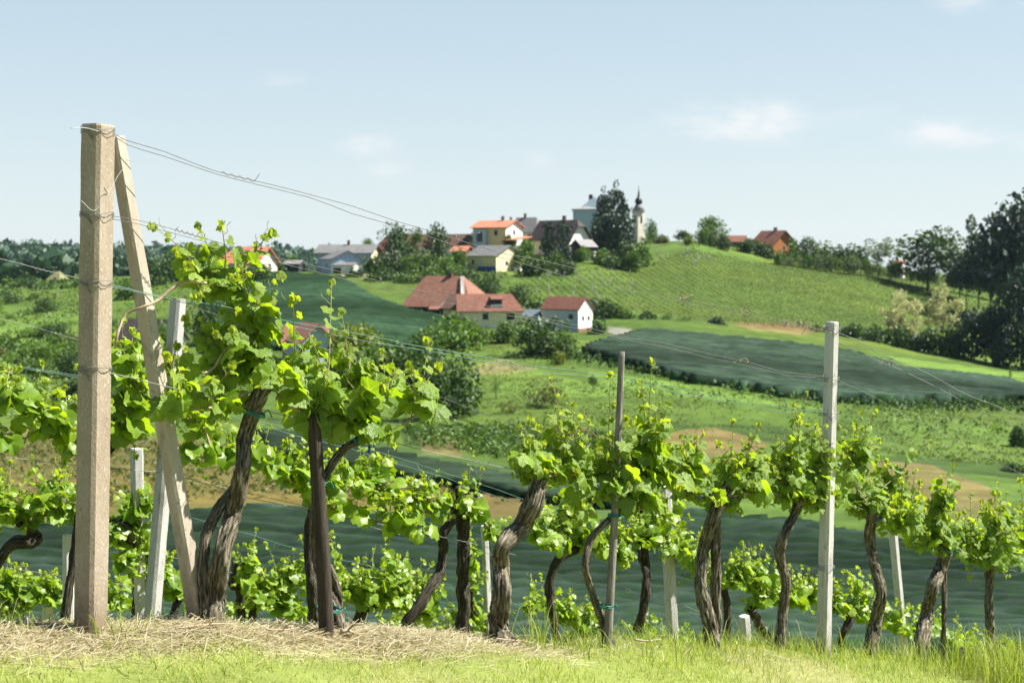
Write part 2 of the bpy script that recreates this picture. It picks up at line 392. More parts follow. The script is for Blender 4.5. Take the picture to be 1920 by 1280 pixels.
def barkmat(name, dark, light, grey):
    dark, light, grey = kc(dark), kc(light), kc(grey)
    m, nt, o = newmat(name); L = nt.links
    p = nd(nt, 'ShaderNodeBsdfPrincipled'); p.inputs['Roughness'].default_value = .9; p.inputs['Specular IOR Level'].default_value = .15
    tn = nd(nt, 'ShaderNodeTexCoord'); mp = nd(nt, 'ShaderNodeMapping'); mp.inputs['Scale'].default_value = (14, 9, 1)
    L.new(tn.outputs['UV'], mp.inputs[0])
    n1 = nd(nt, 'ShaderNodeTexNoise'); n1.inputs['Scale'].default_value = 1.6; n1.inputs['Detail'].default_value = 8; n1.inputs['Roughness'].default_value = .7; n1.inputs['Distortion'].default_value = .6
    L.new(mp.outputs[0], n1.inputs['Vector'])
    r = nd(nt, 'ShaderNodeValToRGB'); e = r.color_ramp.elements; e[0].position = .38; e[1].position = .64; e[0].color = (*dark, 1); e[1].color = (*grey, 1)
    q = e.new(.52); q.color = (*light, 1)
    L.new(n1.outputs['Fac'], r.inputs[0])
    n2 = nd(nt, 'ShaderNodeTexNoise'); n2.inputs['Scale'].default_value = 9; n2.inputs['Detail'].default_value = 3; L.new(tn.outputs['Object'], n2.inputs['Vector'])
    mm = nd(nt, 'ShaderNodeMix', data_type='RGBA', blend_type='MULTIPLY'); mm.inputs['Factor'].default_value = .55; L.new(r.outputs[0], mm.inputs['A'])
    r2 = nd(nt, 'ShaderNodeValToRGB'); r2.color_ramp.elements[0].position = .35; r2.color_ramp.elements[1].position = .6; r2.color_ramp.elements[0].color = (.35, .33, .3, 1); L.new(n2.outputs['Fac'], r2.inputs[0]); L.new(r2.outputs[0], mm.inputs['B'])
    L.new(mm.outputs['Result'], p.inputs['Base Color'])
    bp = nd(nt, 'ShaderNodeBump'); bp.inputs['Strength'].default_value = 1; bp.inputs['Distance'].default_value = .022
    L.new(n1.outputs['Fac'], bp.inputs['Height']); L.new(bp.outputs[0], p.inputs['Normal'])
    L.new(p.outputs[0], o.inputs[0]); return m

M_LEAF = leafmat('vine leaf', (.19, .36, .015), (.42, .66, .055), (.62, .78, .11), (1.9, 1.75, .5), .36, tw=.48)
M_LEAF2 = leafmat('vine leaf of back rows', (.21, .39, .018), (.46, .69, .065), (.62, .78, .12), (1.9, 1.75, .5), tw=.48, veins=False)
M_STEM = mat('green shoot', (.34, .46, .10), (.46, .40, .16), 12, .5)
M_CANE = mat('woody cane', (.42, .31, .19), (.75, .60, .42), 25, .7, .3, 90, contrast=(.3, .7))
M_BARK = barkmat('vine bark', (.030, .024, .012), (.42, .36, .25), (.88, .82, .62))
M_BARK2 = barkmat('dark vine bark', (.025, .02, .015), (.16, .135, .095), (.42, .38, .30))
M_DEAD = mat('cut wood end', (.10, .08, .06), (.2, .16, .12), 30, .9, .5, 60)
M_POST1 = mat('ochre stained concrete', (.46, .36, .25), (.64, .54, .42), 9, .85, .35, 160, (1, 1, .5), (.3, .7), .2, c3=(.78, .68, .54), s3=130, dirt=(.34, .25, .16))
M_POST = mat('pale concrete', (.80, .76, .70), (.99, .97, .93), 9, .85, .3, 160, (1, 1, .3), (.3, .7), .2, c3=(.62, .58, .5), s3=24, dirt=(.36, .32, .25))
M_POSTG = mat('weathered grey concrete', (.62, .60, .56), (.86, .84, .79), 9, .85, .3, 160, (1, 1, .3), (.3, .7), .2, c3=(.45, .43, .38), s3=24, dirt=(.28, .26, .21))
M_BRACE = mat('brace concrete', (.60, .50, .38), (.84, .76, .63), 8, .85, .35, 150, (1, 1, .3), (.3, .7), .2, c3=(.5, .44, .34), s3=30, dirt=(.34, .26, .18))
M_STAKE = mat('weathered stake wood', (.16, .14, .11), (.62, .57, .50), 14, .85, .5, 60, (6, 6, .35), (.3, .7), .15)
M_STAKED = mat('dark stake wood', (.045, .035, .026), (.16, .13, .10), 14, .85, .5, 60, (6, 6, .35), (.3, .7), .15)
M_STAKEM = mat('mossy stake wood', (.22, .20, .08), (.6, .52, .3), 14, .85, .5, 60, (5, 5, .4), (.3, .7), .15)
M_WIRE = mat('galvanised wire', (.26, .26, .24), (.46, .46, .43), 40, .5, metal=.2)
M_WIRED = mat('rusty dark wire', (.12, .115, .10), (.28, .27, .25), 30, .6)
M_WIREG = mat('green coated wire', (.10, .26, .20), (.22, .42, .34), 30, .5)
M_TIE = mat('green tube tie', (.01, .22, .16), (.02, .33, .25), 30, .4)
M_BLUE = mat('blue plastic clip', (.01, .06, .5), None, 5, .35)
M_WHITE = mat('white string', (.75, .74, .70), None, 5, .7)
# ------------------------------------------------------------------ the land
def poly_mask(px, py, poly):
    poly = np.array(poly, float); ins = np.zeros(px.shape, bool)
    j = len(poly) - 1
    for i in range(len(poly)):
        xi, yi = poly[i]; xj, yj = poly[j]
        c = ((yi > py) != (yj > py)) & (px < (xj - xi) * (py - yi) / (yj - yi + 1e-12) + xi)
        ins ^= c; j = i
    return ins
NC = 720
Yr = np.concatenate([np.linspace(-8, 3, 24), np.linspace(3.08, 11, 110), np.geomspace(11.15, 60, 110), np.geomspace(60.3, 600, 560), np.geomspace(612, 3100, 50)])
Sx = np.linspace(-1, 1, NC)
SX, YY = np.meshgrid(Sx, Yr)
XX = SX * (np.maximum(YY, 0) * .5 + 9)
ZZ = H(XX, YY)
px, py = proj(np.stack([XX, YY, ZZ], -1))
def vnoise(X, Y, s, seed=0):            # cheap smooth noise
    r = np.random.default_rng(seed); o = np.zeros_like(X)
    for k in range(7):
        a = r.uniform(0, 2 * np.pi); f = s * r.uniform(.6, 1.9); ph = r.uniform(0, 6.28)
        o += np.sin((X * np.cos(a) + Y * np.sin(a)) * f + ph + 1.3 * np.sin((X * np.sin(a) - Y * np.cos(a)) * f * .6 + ph * 2))
    return o / 7
C = np.zeros(XX.shape + (3,))
C[:] = (.082, .135, .022)
C *= (1 + .22 * vnoise(XX, YY, .06, 1) + .14 * vnoise(XX, YY, .3, 2))[..., None]
def paint(poly, c, a=1.0, jit=5.0, seed=3):
    jx = px + jit * (vnoise(XX, YY, .12, seed) + .5 * vnoise(XX, YY, .6, seed + 5)); jy = py + jit * .6 * vnoise(XX, YY, .15, seed + 1)
    m = poly_mask(jx, jy, poly) & (YY > 30)
    C[m] = C[m] * (1 - a) + np.array(c) * a
# meadows of different mowing
paint([(860,640),(1080,640),(1160,680),(1500,745),(1920,790),(1920,830),(1500,800),(1100,760),(860,740)], (.09, .145, .022), .8)
paint([(880,740),(1250,745),(1640,775),(1920,840),(1920,900),(1600,840),(1250,815),(900,800)], (.075, .155, .02), .8, seed=9)
paint([(1650,770),(1920,800),(1920,850),(1700,830)], (.13, .165, .028), .6, seed=12)
paint([(870,675),(1000,690),(1180,740),(1050,745),(880,720)], (.13, .15, .035), .7, seed=15)
paint([(1100,690),(1400,740),(1560,770),(1300,745),(1100,715)], (.16, .16, .06), .5, seed=16)
paint([(740,795),(1050,800),(1270,840),(1260,900),(900,850),(760,835)], (.035, .08, .02), .85, seed=18)
paint([(1250,788),(1450,800),(1640,850),(1900,870),(1920,900),(1640,870),(1440,828),(1250,806)], (.035, .075, .02), .75, seed=19)
paint([(1250,808),(1340,806),(1440,832),(1400,862),(1300,872),(1240,850)], (.24, .18, .08), .75, 14, seed=21)
paint([(1640,868),(1740,872),(1840,905),(1920,985),(1700,960),(1620,900)], (.23, .175, .078), .7, 16, seed=22)
paint([(1660,920),(1880,960),(1920,1010),(1640,960)], (.16, .17, .06), .8, seed=23)
paint([(780,820),(830,815),(880,838),(860,858),(790,850)], (.24, .19, .085), .6, 10, seed=24)
paint([(1000,800),(1100,800),(1180,840),(1100,850),(1000,830)], (.21, .15, .08), .6, seed=25)
paint([(500,780),(800,850),(1000,880),(1260,930),(1400,990),(1000,990),(480,860)], (.06, .085, .04), .9, seed=28)
paint([(-300,780),(480,835),(700,885),(970,925),(1000,975),(780,960),(480,945),(-300,1000)], (.15, .135, .042), .95, seed=30)
paint([(600,870),(980,930),(1000,965),(780,955),(600,930)], (.14, .12, .05), .8, seed=31)
# the hill vineyard, its paler headlands and the track
paint([(950,512),(1180,508),(1290,460),(1420,488),(1700,508),(1900,552),(1890,592),(1720,640),(1480,618),(1300,600),(1130,578),(1000,566)], (.088, .125, .024), .9, seed=33)
paint([(1180,490),(1220,470),(1290,448),(1410,470),(1560,498),(1420,492),(1300,468),(1220,495),(1100,530),(960,530),(950,512)], (.11, .165, .03), .8, 3, seed=35)
paint([(1370,604),(1480,606),(1560,618),(1500,628),(1400,618)], (.24, .21, .10), .7, 3, seed=36)
paint([(1660,665),(1920,700),(1920,722),(1700,688)], (.14, .20, .05), .8, seed=37)
paint([(1138,612),(1180,616),(1214,630),(1180,640),(1130,650),(1095,660),(1128,640),(1160,632),(1140,622)], (.34, .34, .31), .9, 0, seed=38)
paint([(880,690),(940,672),(1010,690),(960,700),(900,702)], (.30, .30, .16), .6, seed=39)
paint([(640,500),(700,508),(690,522),(640,518)], (.3, .3, .22), .6, 0, seed=40)
paint([(-300,570),(145,575),(145,630),(-300,620)], (.13, .17, .045), .6, seed=41)
paint([(-300,610),(60,612),(150,650),(-300,650)], (.16, .20, .055), .5, seed=42)
far = (YY > 750)
C[far] = np.array((.05, .10, .035)) * (1 + .3 * vnoise(XX, YY, .02, 50)[far])[:, None]
gm = (C[..., 1] > C[..., 0] * 1.12)[..., None]
C = np.where(gm, C * np.array([1.3, 1.85, .95]), C * np.array([1.08, 1.08, .95]))
hv = poly_mask(px, py, [(900,505),(1200,470),(1290,440),(1460,470),(1920,545),(1920,600),(1720,645),(1480,620),(1130,580)]) & (YY > 300)
C[hv] *= np.array([.86, .70, .8])
C[..., 1] = np.minimum(C[..., 1], 1.62 * C[..., 0] + .012); C[..., 2] = np.maximum(C[..., 2], .27 * C[..., 0])
# the home slope: mown verge, dry patches, soil under the vines
nearm = YY < 60
uu = (XX - Q1[0]) * DU[0] + (YY - Q1[1]) * DU[1]; vv = (XX - Q1[0]) * DN[0] + (YY - Q1[1]) * DN[1]
nz = vnoise(XX, YY, 2.2, 60)
cn_ = np.zeros_like(C); cn_[:] = (.30, .36, .085)
cn_ = cn_ * (1 - .0) + 0
dry = np.clip(sstep(.1, .5, nz), 0, 1)[..., None]
cn_ = cn_ * (1 - dry * .45) + np.array((.46, .42, .20)) * dry * .45
hay = (np.exp(-((vv + .06) / .22) ** 2) * sstep(2.6, 1.3, uu))[..., None]
cn_ = cn_ * (1 - hay) + np.array((.66, .56, .32)) * hay
t = sstep(30, 58, YY)[..., None]
C = cn_ * (1 - t) + C * t
fz = sstep(60, 120, YY) * (1 - sstep(500, 700, YY)); C *= (1 + fz * (.34 * vnoise(XX * .35, YY, .22, 81) + .30 * vnoise(XX, YY, .7, 82) + .22 * vnoise(XX * .6, YY * .8, 1.4, 83)))[..., None]
warm = (fz * .5 * np.clip(vnoise(XX * .5, YY, .09, 84) + .1, 0, 1))[..., None]; C = C * (1 - warm) + C * np.array([1.75, 1.25, 1.0]) * warm
rows, cols = XX.shape
idx = np.arange(rows * cols).reshape(rows, cols)
Fg = np.stack([idx[:-1, :-1], idx[:-1, 1:], idx[1:, 1:], idx[1:, :-1]], -1).reshape(-1, 4)
M_GROUND = mat('grass land', (.72, .74, .7), (1.28, 1.25, 1.3), .9, .95, 0, coord='Object', tint=True, contrast=(.25, .75), spec=.1, detail=10)
mb = MB(); Cc = np.concatenate([np.clip(C, .005, 1), np.ones(C.shape[:2] + (1,))], -1).reshape(-1, 4)
mb.add(np.stack([XX, YY, ZZ], -1).reshape(-1, 3), Fg, 0, Cc)
tag(mb.build('ground', M_GROUND), kind='structure', label='green meadows and fields falling from the vineyard into the valley')

# ------------------------------------------------------------------ hail nets spread over the orchards
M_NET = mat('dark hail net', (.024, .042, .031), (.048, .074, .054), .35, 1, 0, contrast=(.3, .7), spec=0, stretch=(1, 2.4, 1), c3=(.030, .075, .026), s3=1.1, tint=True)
def hail_net(poly, Y0, Y1, h, label, step, period, ang, tint=(1, 1, 1)):
    # one continuous net, sagging a little between the orchard rows
    poly = np.array(poly, float)
    xs = poly[:, 0]; xa = (xs.min() - 960) / FPX * Y1 - 8; xb = (xs.max() - 960) / FPX * Y1 + 8
    xa = min(xa, (xs.min() - 960) / FPX * Y0 - 8)
    gx = np.arange(xa, xb, step * 1.3); gy = np.arange(Y0, Y1, step)
    X, Y = np.meshgrid(gx, gy); Z = H(X, Y)
    s = X * math.sin(ang) + Y * math.cos(ang)
    rid = np.abs(((s / period) % 1) * 2 - 1)
    Zc = Z + h + .32 * rid + .2 * vnoise(X, Y, .5, 71) + .34 * vnoise(X, Y, 1.6, 72)
    qx, qy = proj(np.stack([X, Y, Zc], -1))
    m = poly_mask(qx + 4 * vnoise(X, Y, .2, 73), qy, poly)
    fm = m[:-1, :-1] & m[1:, :-1] & m[:-1, 1:] & m[1:, 1:]
    ii = np.arange(X.size).reshape(X.shape)
    F = np.stack([ii[:-1, :-1], ii[:-1, 1:], ii[1:, 1:], ii[1:, :-1]], -1)[fm]
    used = np.unique(F); remap = -np.ones(X.size, int); remap[used] = np.arange(len(used)); F = remap[F]
    V = np.stack([X, Y, Zc], -1).reshape(-1, 3)[used]
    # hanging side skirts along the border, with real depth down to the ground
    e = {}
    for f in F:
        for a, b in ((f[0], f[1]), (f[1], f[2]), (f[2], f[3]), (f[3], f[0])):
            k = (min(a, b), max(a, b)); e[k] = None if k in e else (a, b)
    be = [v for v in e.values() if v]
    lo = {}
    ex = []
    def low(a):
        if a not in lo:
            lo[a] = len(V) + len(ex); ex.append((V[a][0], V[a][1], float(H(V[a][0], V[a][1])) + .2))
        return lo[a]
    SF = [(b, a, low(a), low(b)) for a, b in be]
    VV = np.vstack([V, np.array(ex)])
    gr = np.clip(1 - np.abs((((VV[:, 0] * math.sin(ang) + VV[:, 1] * math.cos(ang)) / period) % 1) * 2 - 1) * 2.2, 0, 1)[:, None] * .75
    band = 1 + .30 * np.sin(VV[:, 1] * .11 + VV[:, 0] * .02) + .18 * vnoise(VV[:, 0], VV[:, 1], .13, 75)
    stripe = 1 + 1.1 * (np.abs((((VV[:, 0] * math.sin(ang) + VV[:, 1] * math.cos(ang)) / period) % 1) * 2 - 1) - .5)
    c = np.clip((band * stripe)[:, None] * np.array(tint), .2, 2.2)
    c = c * (1 - gr) + c * np.array([1.9, 2.6, 1.2]) * gr
    c = c * (1 + .38 * vnoise(VV[:, 0] * .07, VV[:, 1] + VV[:, 0] * ang, 1.1, 91) + .3 * vnoise(VV[:, 0], VV[:, 1], .9, 92))[:, None]
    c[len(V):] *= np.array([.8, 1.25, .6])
    off = V.mean(0); off[2] = float(H(off[0], off[1]))
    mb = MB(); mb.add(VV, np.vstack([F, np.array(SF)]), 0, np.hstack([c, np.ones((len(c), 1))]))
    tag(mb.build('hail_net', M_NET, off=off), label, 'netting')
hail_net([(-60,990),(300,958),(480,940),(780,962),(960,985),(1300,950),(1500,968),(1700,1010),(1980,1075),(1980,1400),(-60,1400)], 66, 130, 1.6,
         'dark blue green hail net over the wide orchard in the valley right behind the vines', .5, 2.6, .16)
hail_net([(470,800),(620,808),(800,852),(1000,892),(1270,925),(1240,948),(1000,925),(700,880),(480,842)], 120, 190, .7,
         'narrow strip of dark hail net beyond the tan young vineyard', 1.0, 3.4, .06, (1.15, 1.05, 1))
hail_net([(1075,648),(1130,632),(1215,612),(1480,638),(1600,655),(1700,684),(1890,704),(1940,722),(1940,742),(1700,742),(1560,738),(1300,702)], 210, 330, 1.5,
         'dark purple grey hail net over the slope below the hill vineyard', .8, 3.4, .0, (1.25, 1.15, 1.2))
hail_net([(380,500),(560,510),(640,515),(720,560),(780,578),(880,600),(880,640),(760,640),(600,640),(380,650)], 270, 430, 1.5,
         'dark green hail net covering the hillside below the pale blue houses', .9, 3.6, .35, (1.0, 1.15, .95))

# ------------------------------------------------------------------ leafy tufts for rows of far vines and hedge rows
def quads(cen, size, r, up=.3, flat=1.0):
    n = len(cen)
    a = r.normal(size=(n, 3)); a[:, 2] *= flat; a /= np.linalg.norm(a, axis=1, keepdims=True)
    b = r.normal(size=(n, 3)); b -= a * (a * b).sum(1, keepdims=True); b /= np.linalg.norm(b, axis=1, keepdims=True)
    c = np.cross(a, b)
    s = np.asarray(size).reshape(-1, 1) * r.uniform(.6, 1.3, (n, 1))
    b = b * s; c = c * s * r.uniform(.5, .9, (n, 1))
    V = np.stack([cen - b * .9, cen - c * .8 + b * .1, cen + b, cen + c * .8 + b * .1], 1).reshape(-1, 3)
    F = np.arange(4 * n).reshape(n, 4)
    return V, F
def far_leaf(name, dark, light, tr=(1.3, 1.25, .6), tw=.3):
    return leafmat(name, dark, light, light, tr, .6, False, tw)
FL = {
 'dark': far_leaf('dark foliage', (.036, .095, .018), (.10, .20, .032)),
 'conifer': far_leaf('conifer foliage', (.014, .046, .022), (.036, .088, .036), tw=.1),
 'mid': far_leaf('green foliage', (.085, .18, .02), (.17, .32, .036)),
 'light': far_leaf('light green foliage', (.12, .25, .02), (.24, .42, .05)),
 'olive': far_leaf('olive foliage', (.13, .17, .03), (.23, .28, .06)),
 'yellow': far_leaf('yellow green foliage', (.22, .31, .02), (.38, .48, .05)),
 'pale': far_leaf('pale flowering foliage', (.55, .58, .26), (.88, .86, .48), (1.2, 1.2, .9), .45),
 'vine': far_leaf('distant vine foliage', (.125, .175, .03), (.17, .225, .04), (1.3, 1.25, .6), .45),
 'forest': far_leaf('haze tinted forest foliage', (.045, .105, .050), (.095, .20, .095), tw=.15),  # blue of the distance haze mixed into the leaf colour itself
 'silver': far_leaf('grey green foliage', (.14, .23, .09), (.26, .37, .16)),
}
def tuft_rows(name, label, poly, Y0, Y1, gap, pitch, ang, hh, size, n_per, m, seed, ylim=None):
    r = np.random.default_rng(seed)
    ca, sa = math.cos(ang), math.sin(ang)
    R = (Y1 - Y0) * 1.2 + 200
    a = np.arange(-R, R, gap); b = np.arange(-R, R, pitch)
    A, B = np.meshgrid(a, b); A = A.ravel() + r.normal(0, .12, A.size); B = B.ravel() + r.normal(0, .2, B.size)
    Xc = (np.mean([p[0] for p in poly]) - 960) / FPX * (Y0 + Y1) / 2
    X = Xc + A * ca - B * sa; Y = (Y0 + Y1) / 2 + A * sa + B * ca
    k = (Y > Y0) & (Y < Y1) & (np.abs(X) < Y * .42); X, Y = X[k], Y[k]
    Z = H(X, Y)
    qx, qy = proj(np.stack([X, Y, Z], -1)); k = poly_mask(qx, qy, poly) & (r.random(len(X)) > .12)
    X, Y, Z = X[k], Y[k], Z[k]
    n = len(X)
    cen = np.repeat(np.stack([X, Y, Z], -1), n_per, 0)
    hs = np.repeat(r.uniform(.7, 1.2, n) * hh, n_per)
    cen += np.stack([r.normal(0, pitch * .22, len(cen)), r.normal(0, pitch * .22, len(cen)), r.uniform(.25, 1, len(cen)) * hs], -1)
    V, F = quads(cen, size, r)
    tt = np.repeat(np.clip(r.normal(.5, .3, n), 0, 1), n_per * 4)
    mb = MB(); mb.add(V, F, 0, np.stack([tt, tt * 0, tt * 0, tt * 0 + 1], -1))
    return tag(mb.build(name, m), label, 'vineyard', kind='stuff')
tuft_rows('hill_vineyard', 'rows of young green vines on the hill below the church', [(960,512),(1180,512),(1290,466),(1420,492),(1700,512),(1900,556),(1890,590),(1720,640),(1480,615),(1300,598),(1130,575),(1000,562)],
          330, 520, 2.2, .8, R_(12), .45, .16, 8, FL['vine'], 11)
tuft_rows('valley_vineyard', 'rows of low young vines on tan soil at the left of the valley', [(-200,800),(480,842),(700,890),(960,945),(780,950),(480,932),(-200,975)],
          118, 175, 2.2, 1.0, R_(28), .9, .22, 9, FL['olive'], 12)
tuft_rows('orchard_trees', 'dark green rows of low orchard trees along the lower edge of the right hand net', [(1075,664),(1300,706),(1560,742),(1700,746),(1940,748),(1940,778),(1700,772),(1500,752),(1250,712),(1060,676)],
          190, 300, 2.6, 1.1, R_(80), 1.2, .34, 12, FL['dark'], 13)
tuft_rows('young_orchard', 'thin rows of young green trees standing in the meadow by the brown field', [(1180,715),(1700,770),(1920,800),(1920,835),(1600,795),(1180,745)],
          180, 260, 4.5, 3.5, R_(70), 1.6, .28, 14, FL['mid'], 14)
tuft_rows('shrub_cover', 'low rough shrubs scattered over the dark green strip in mid valley', [(760,800),(1050,800),(1260,850),(1250,905),(900,855),(770,835)],
          130, 190, 1.3, 1.1, R_(20), .9, .3, 9, FL['mid'], 15)
def scatter(name, label, poly, Y0, Y1, n, size, hh, m, seed, k_=3):
    r = np.random.default_rng(seed); Y = Y0 * (Y1 / Y0) ** r.random(n); X = r.uniform(-.42, .42, n) * Y; Z = H(X, Y)
    qx, qy = proj(np.stack([X, Y, Z], -1)); k = poly_mask(qx, qy, poly) & (vnoise(X, Y, .12, seed) + .5 * vnoise(X, Y, .5, seed + 1) > r.normal(.0, .25, n)); X, Y, Z = X[k], Y[k], Z[k]
    cen = np.repeat(np.stack([X, Y, Z], -1), k_, 0); cen += np.stack([r.normal(0, size, len(cen)), r.normal(0, size, len(cen)), r.uniform(.1, 1, len(cen)) * hh], -1)
    V, F = quads(cen, size, r); tt = np.repeat(np.clip(r.normal(.5, .35, len(X)), 0, 1), k_ * 4)
    mb = MB(); mb.add(V, F, 0, np.stack([tt, tt * 0, tt * 0, tt * 0 + 1], -1)); return tag(mb.build(name, m, smooth=False), label, 'meadow plants', kind='stuff')
FL['weed'] = far_leaf('meadow weeds', (.12, .20, .025), (.22, .32, .05))
scatter('meadow_weeds', 'rough grass clumps all over the valley meadows', [(860,640),(1080,640),(1160,690),(1500,745),(1940,790),(1940,880),(1640,850),(1250,800),(740,800),(700,720)], 150, 330, 34000, .17, .28, FL['weed'], 51)
scatter('field_weeds', 'rough herbs and bushes scattered over the left meadows', [(-100,530),(480,530),(480,700),(400,790),(-100,790)], 180, 560, 30000, .4, .7, FL['weed'], 52)
FL['weed2'] = far_leaf('hill weeds', (.08, .15, .018), (.18, .27, .04))
scatter('slope_weeds', 'clumps of taller grass on the hill below the village', [(900,510),(1200,500),(1290,450),(1460,480),(1460,500),(1290,470),(1180,520),(960,560),(900,540)], 330, 520, 14000, .35, .5, FL['weed2'], 53)
# small pale posts of the hill vineyard
M_PALEP = mat('pale vineyard post', (.6, .58, .52), None, 5, .8)
pm = MB(); tube(pm, [(0, 0, -.3), (0, 0, 1.0), (0, 0, 2.0)], [.09, .085, .08], 6)
p0 = pm.build('vineyard_post', M_PALEP)
r = np.random.default_rng(21)
spots = [(x, y) for x, y in zip(r.uniform(990, 1190, 40), r.uniform(516, 572, 40))] + [(x, y) for x, y in zip(r.uniform(1195, 1330, 26), r.uniform(470, 500, 26))]
def at_px(x, y, Y0=60, Y1=700):
    D = np.linspace(Y0, Y1, 2600); rr = ray(x, y)
    Z = H(rr[0] * D, D); k = np.where(rr[2] * D <= Z)[0]
    d = D[k[0]] if len(k) else Y1
    return np.array([rr[0] * d, d, float(H(rr[0] * d, d))])
for i, (x, y) in enumerate(spots):
    o = p0 if i == 0 else p0.copy()
    if i: COL.objects.link(o)
    o.location = tuple(at_px(x, y, 330, 560)); o.scale = (1, 1, r.uniform(.8, 1.15))
    tag(o, 'thin pale post standing among the vine rows on the church hill', 'post', 'pale posts in the hill vineyard')
# ------------------------------------------------------------------ trees
M_TRUNK = mat('tree trunk', (.05, .04, .03), (.13, .10, .075), 6, .9, .4, 20, (3, 3, .5))
def crown_mesh(kind, seed, nq, dens=1.0):
    """unit crown: radius about 1, spans z from -1 to 1"""
    r = np.random.default_rng(seed); P = []; Nn = []
    if kind == 'round':
        nb = 44
        d = r.normal(size=(nb, 3)); d /= np.linalg.norm(d, axis=1, keepdims=True)
        c = d * r.uniform(.3, .74, (nb, 1)); c[:, 2] *= .95; R = r.uniform(.22, .38, nb)
        c[:, 2] -= .05
    elif kind == 'loose':
        nb = 30
        d = r.normal(size=(nb, 3)); d /= np.linalg.norm(d, axis=1, keepdims=True)
        c = d * r.uniform(.3, .9, (nb, 1)); R = r.uniform(.12, .27, nb)
    elif kind == 'conifer':
        nb = 46; h = np.sort(r.uniform(-1, .93, nb)); w = (1 - (h + 1) / 2) ** .85 * .72
        a = r.uniform(0, 6.28, nb); c = np.stack([np.cos(a) * w, np.sin(a) * w, h - .08 * w], -1); R = .13 + .26 * (1 - (h + 1) / 2)
    elif kind == 'column':
        nb = 40; h = r.uniform(-.95, .9, nb); w = .55 * np.sqrt(np.clip(1 - (h * .98) ** 4, .02, 1)) * r.uniform(.3, .95, nb)
        a = r.uniform(0, 6.28, nb); c = np.stack([np.cos(a) * w, np.sin(a) * w, h], -1); R = r.uniform(.22, .34, nb)
    else:                                      # bush: flat bottom
        nb = 18
        d = r.normal(size=(nb, 3)); d /= np.linalg.norm(d, axis=1, keepdims=True)
        c = d * r.uniform(.3, .7, (nb, 1)); c[:, 2] = np.abs(c[:, 2]) * 1.3 - .6; R = r.uniform(.28, .48, nb)
    w = R ** 2; w /= w.sum(); k = r.choice(nb, nq, p=w)
    d = r.normal(size=(nq, 3)); d /= np.linalg.norm(d, axis=1, keepdims=True)
    cen = c[k] + d * (R[k] * r.uniform(.7, 1.12, nq))[:, None] * np.array([1, 1, .72 if kind in ('conifer',) else .85])
    sz = {'round': .10, 'loose': .075, 'conifer': .085, 'column': .10, 'bush': .13}[kind]
    lo_, hi_ = np.percentile(cen, 1.5, 0), np.percentile(cen, 98.5, 0); cen = (cen - (lo_ + hi_) / 2) / ((hi_ - lo_) / 2) * np.array([1, 1, 1])
    V, F = quads(cen, sz, r)
    tb = np.clip(r.normal(.5, .22, nb), 0, 1)[k] * .7 + r.uniform(0, .3, nq)
    tt = np.repeat(tb, 4)
    return V, F, tt
_protos = {}
def crown_me(kind, fol, var, nq):
    key = (kind, fol, var)
    if key not in _protos:
        V, F, tt = crown_mesh(kind, hash_(kind) + var * 17, nq)
        mb = MB(); mb.add(V, F, 0, np.stack([tt, tt * 0, tt * 0, tt * 0 + 1], -1))
        o = mb.build('crown', FL[fol], smooth=False); me = o.data; bpy.data.objects.remove(o); _protos[key] = me
    return _protos[key]
def hash_(s): return sum(ord(ch) * (i + 3) for i, ch in enumerate(s))
def trunk_me():
    if 't' not in _protos:
        mb = MB(); r = np.random.default_rng(3)
        tube(mb, [(0, 0, -.35), (0, 0, 0), (.02, .01, .5), (-.01, 0, 1.0), (0, 0, 1.45)], [.2, .14, .10, .085, .03], 8)
        for k in range(6):
            a = k * 1.05 + r.uniform(-.3, .3); z = .75 + k * .07
            tube(mb, smooth_path([(0, 0, z), (.25 * math.cos(a), .25 * math.sin(a), z + .18), (.5 * math.cos(a), .5 * math.sin(a), z + .5)], .1), np.linspace(.05, .012, len(smooth_path([(0, 0, z), (.25 * math.cos(a), .25 * math.sin(a), z + .18), (.5 * math.cos(a), .5 * math.sin(a), z + .5)], .1))), 5)
        o = mb.build('trunk', M_TRUNK); me = o.data; bpy.data.objects.remove(o); _protos['t'] = me
    return _protos['t']
_ti = [0]
def tree(x, top, base, w, D, kind, fol, label, name=None, group=None, nq=1500, cat=None):
    """a tree whose foot is seen at (x, base), top at `top`, crown w photo pixels wide, D metres away"""
    _ti[0] += 1; rr = random.Random(_ti[0])
    p = PY(x, base, D); gz = float(H(p[0], p[1])); z0 = min(p[2], gz) if abs(p[2] - gz) < 12 else p[2]
    z0 = p[2] if p[2] < gz + .4 else p[2]
    ztop = PY(x, top, D)[2]; h = (ztop - z0) * .96; cw = w / FPX * D / 2 * .88
    nm = name or {'conifer': 'conifer_tree', 'bush': 'shrub', 'column': 'columnar_tree'}.get(kind, 'broadleaf_tree')
    t = thing(nm, (p[0], p[1], z0), label, cat or ('shrub' if kind == 'bush' else 'tree'), group)
    low = {'bush': .02, 'conifer': .06, 'column': .03, 'round': .05, 'loose': .10}[kind] * h
    ch = (h - low) / 2 / (1.08 if kind != 'bush' else 1.0)
    cr = bpy.data.objects.new('crown', crown_me(kind, fol, rr.randrange(3), nq)); link(cr, t)
    cr.location = (0, 0, low + ch * 1.0); cr.scale = (cw * 1.02, cw * rr.uniform(.85, 1.1), ch * 1.06); cr.rotation_euler = (0, 0, rr.uniform(0, 6.28))
    if kind == 'bush': cr.location = (0, 0, h * .42); cr.scale = (cw * 1.0, cw * .9, h * .56)
    tr = bpy.data.objects.new('trunk', trunk_me()); link(tr, t)
    zz = gz - z0
    tr.location = (0, 0, min(0, zz)); ts = (low + ch * 1.2 - min(0, zz)) / 1.45
    tr.scale = (max(.6, cw * .35),) * 2 + (ts,)
    return t
T = tree
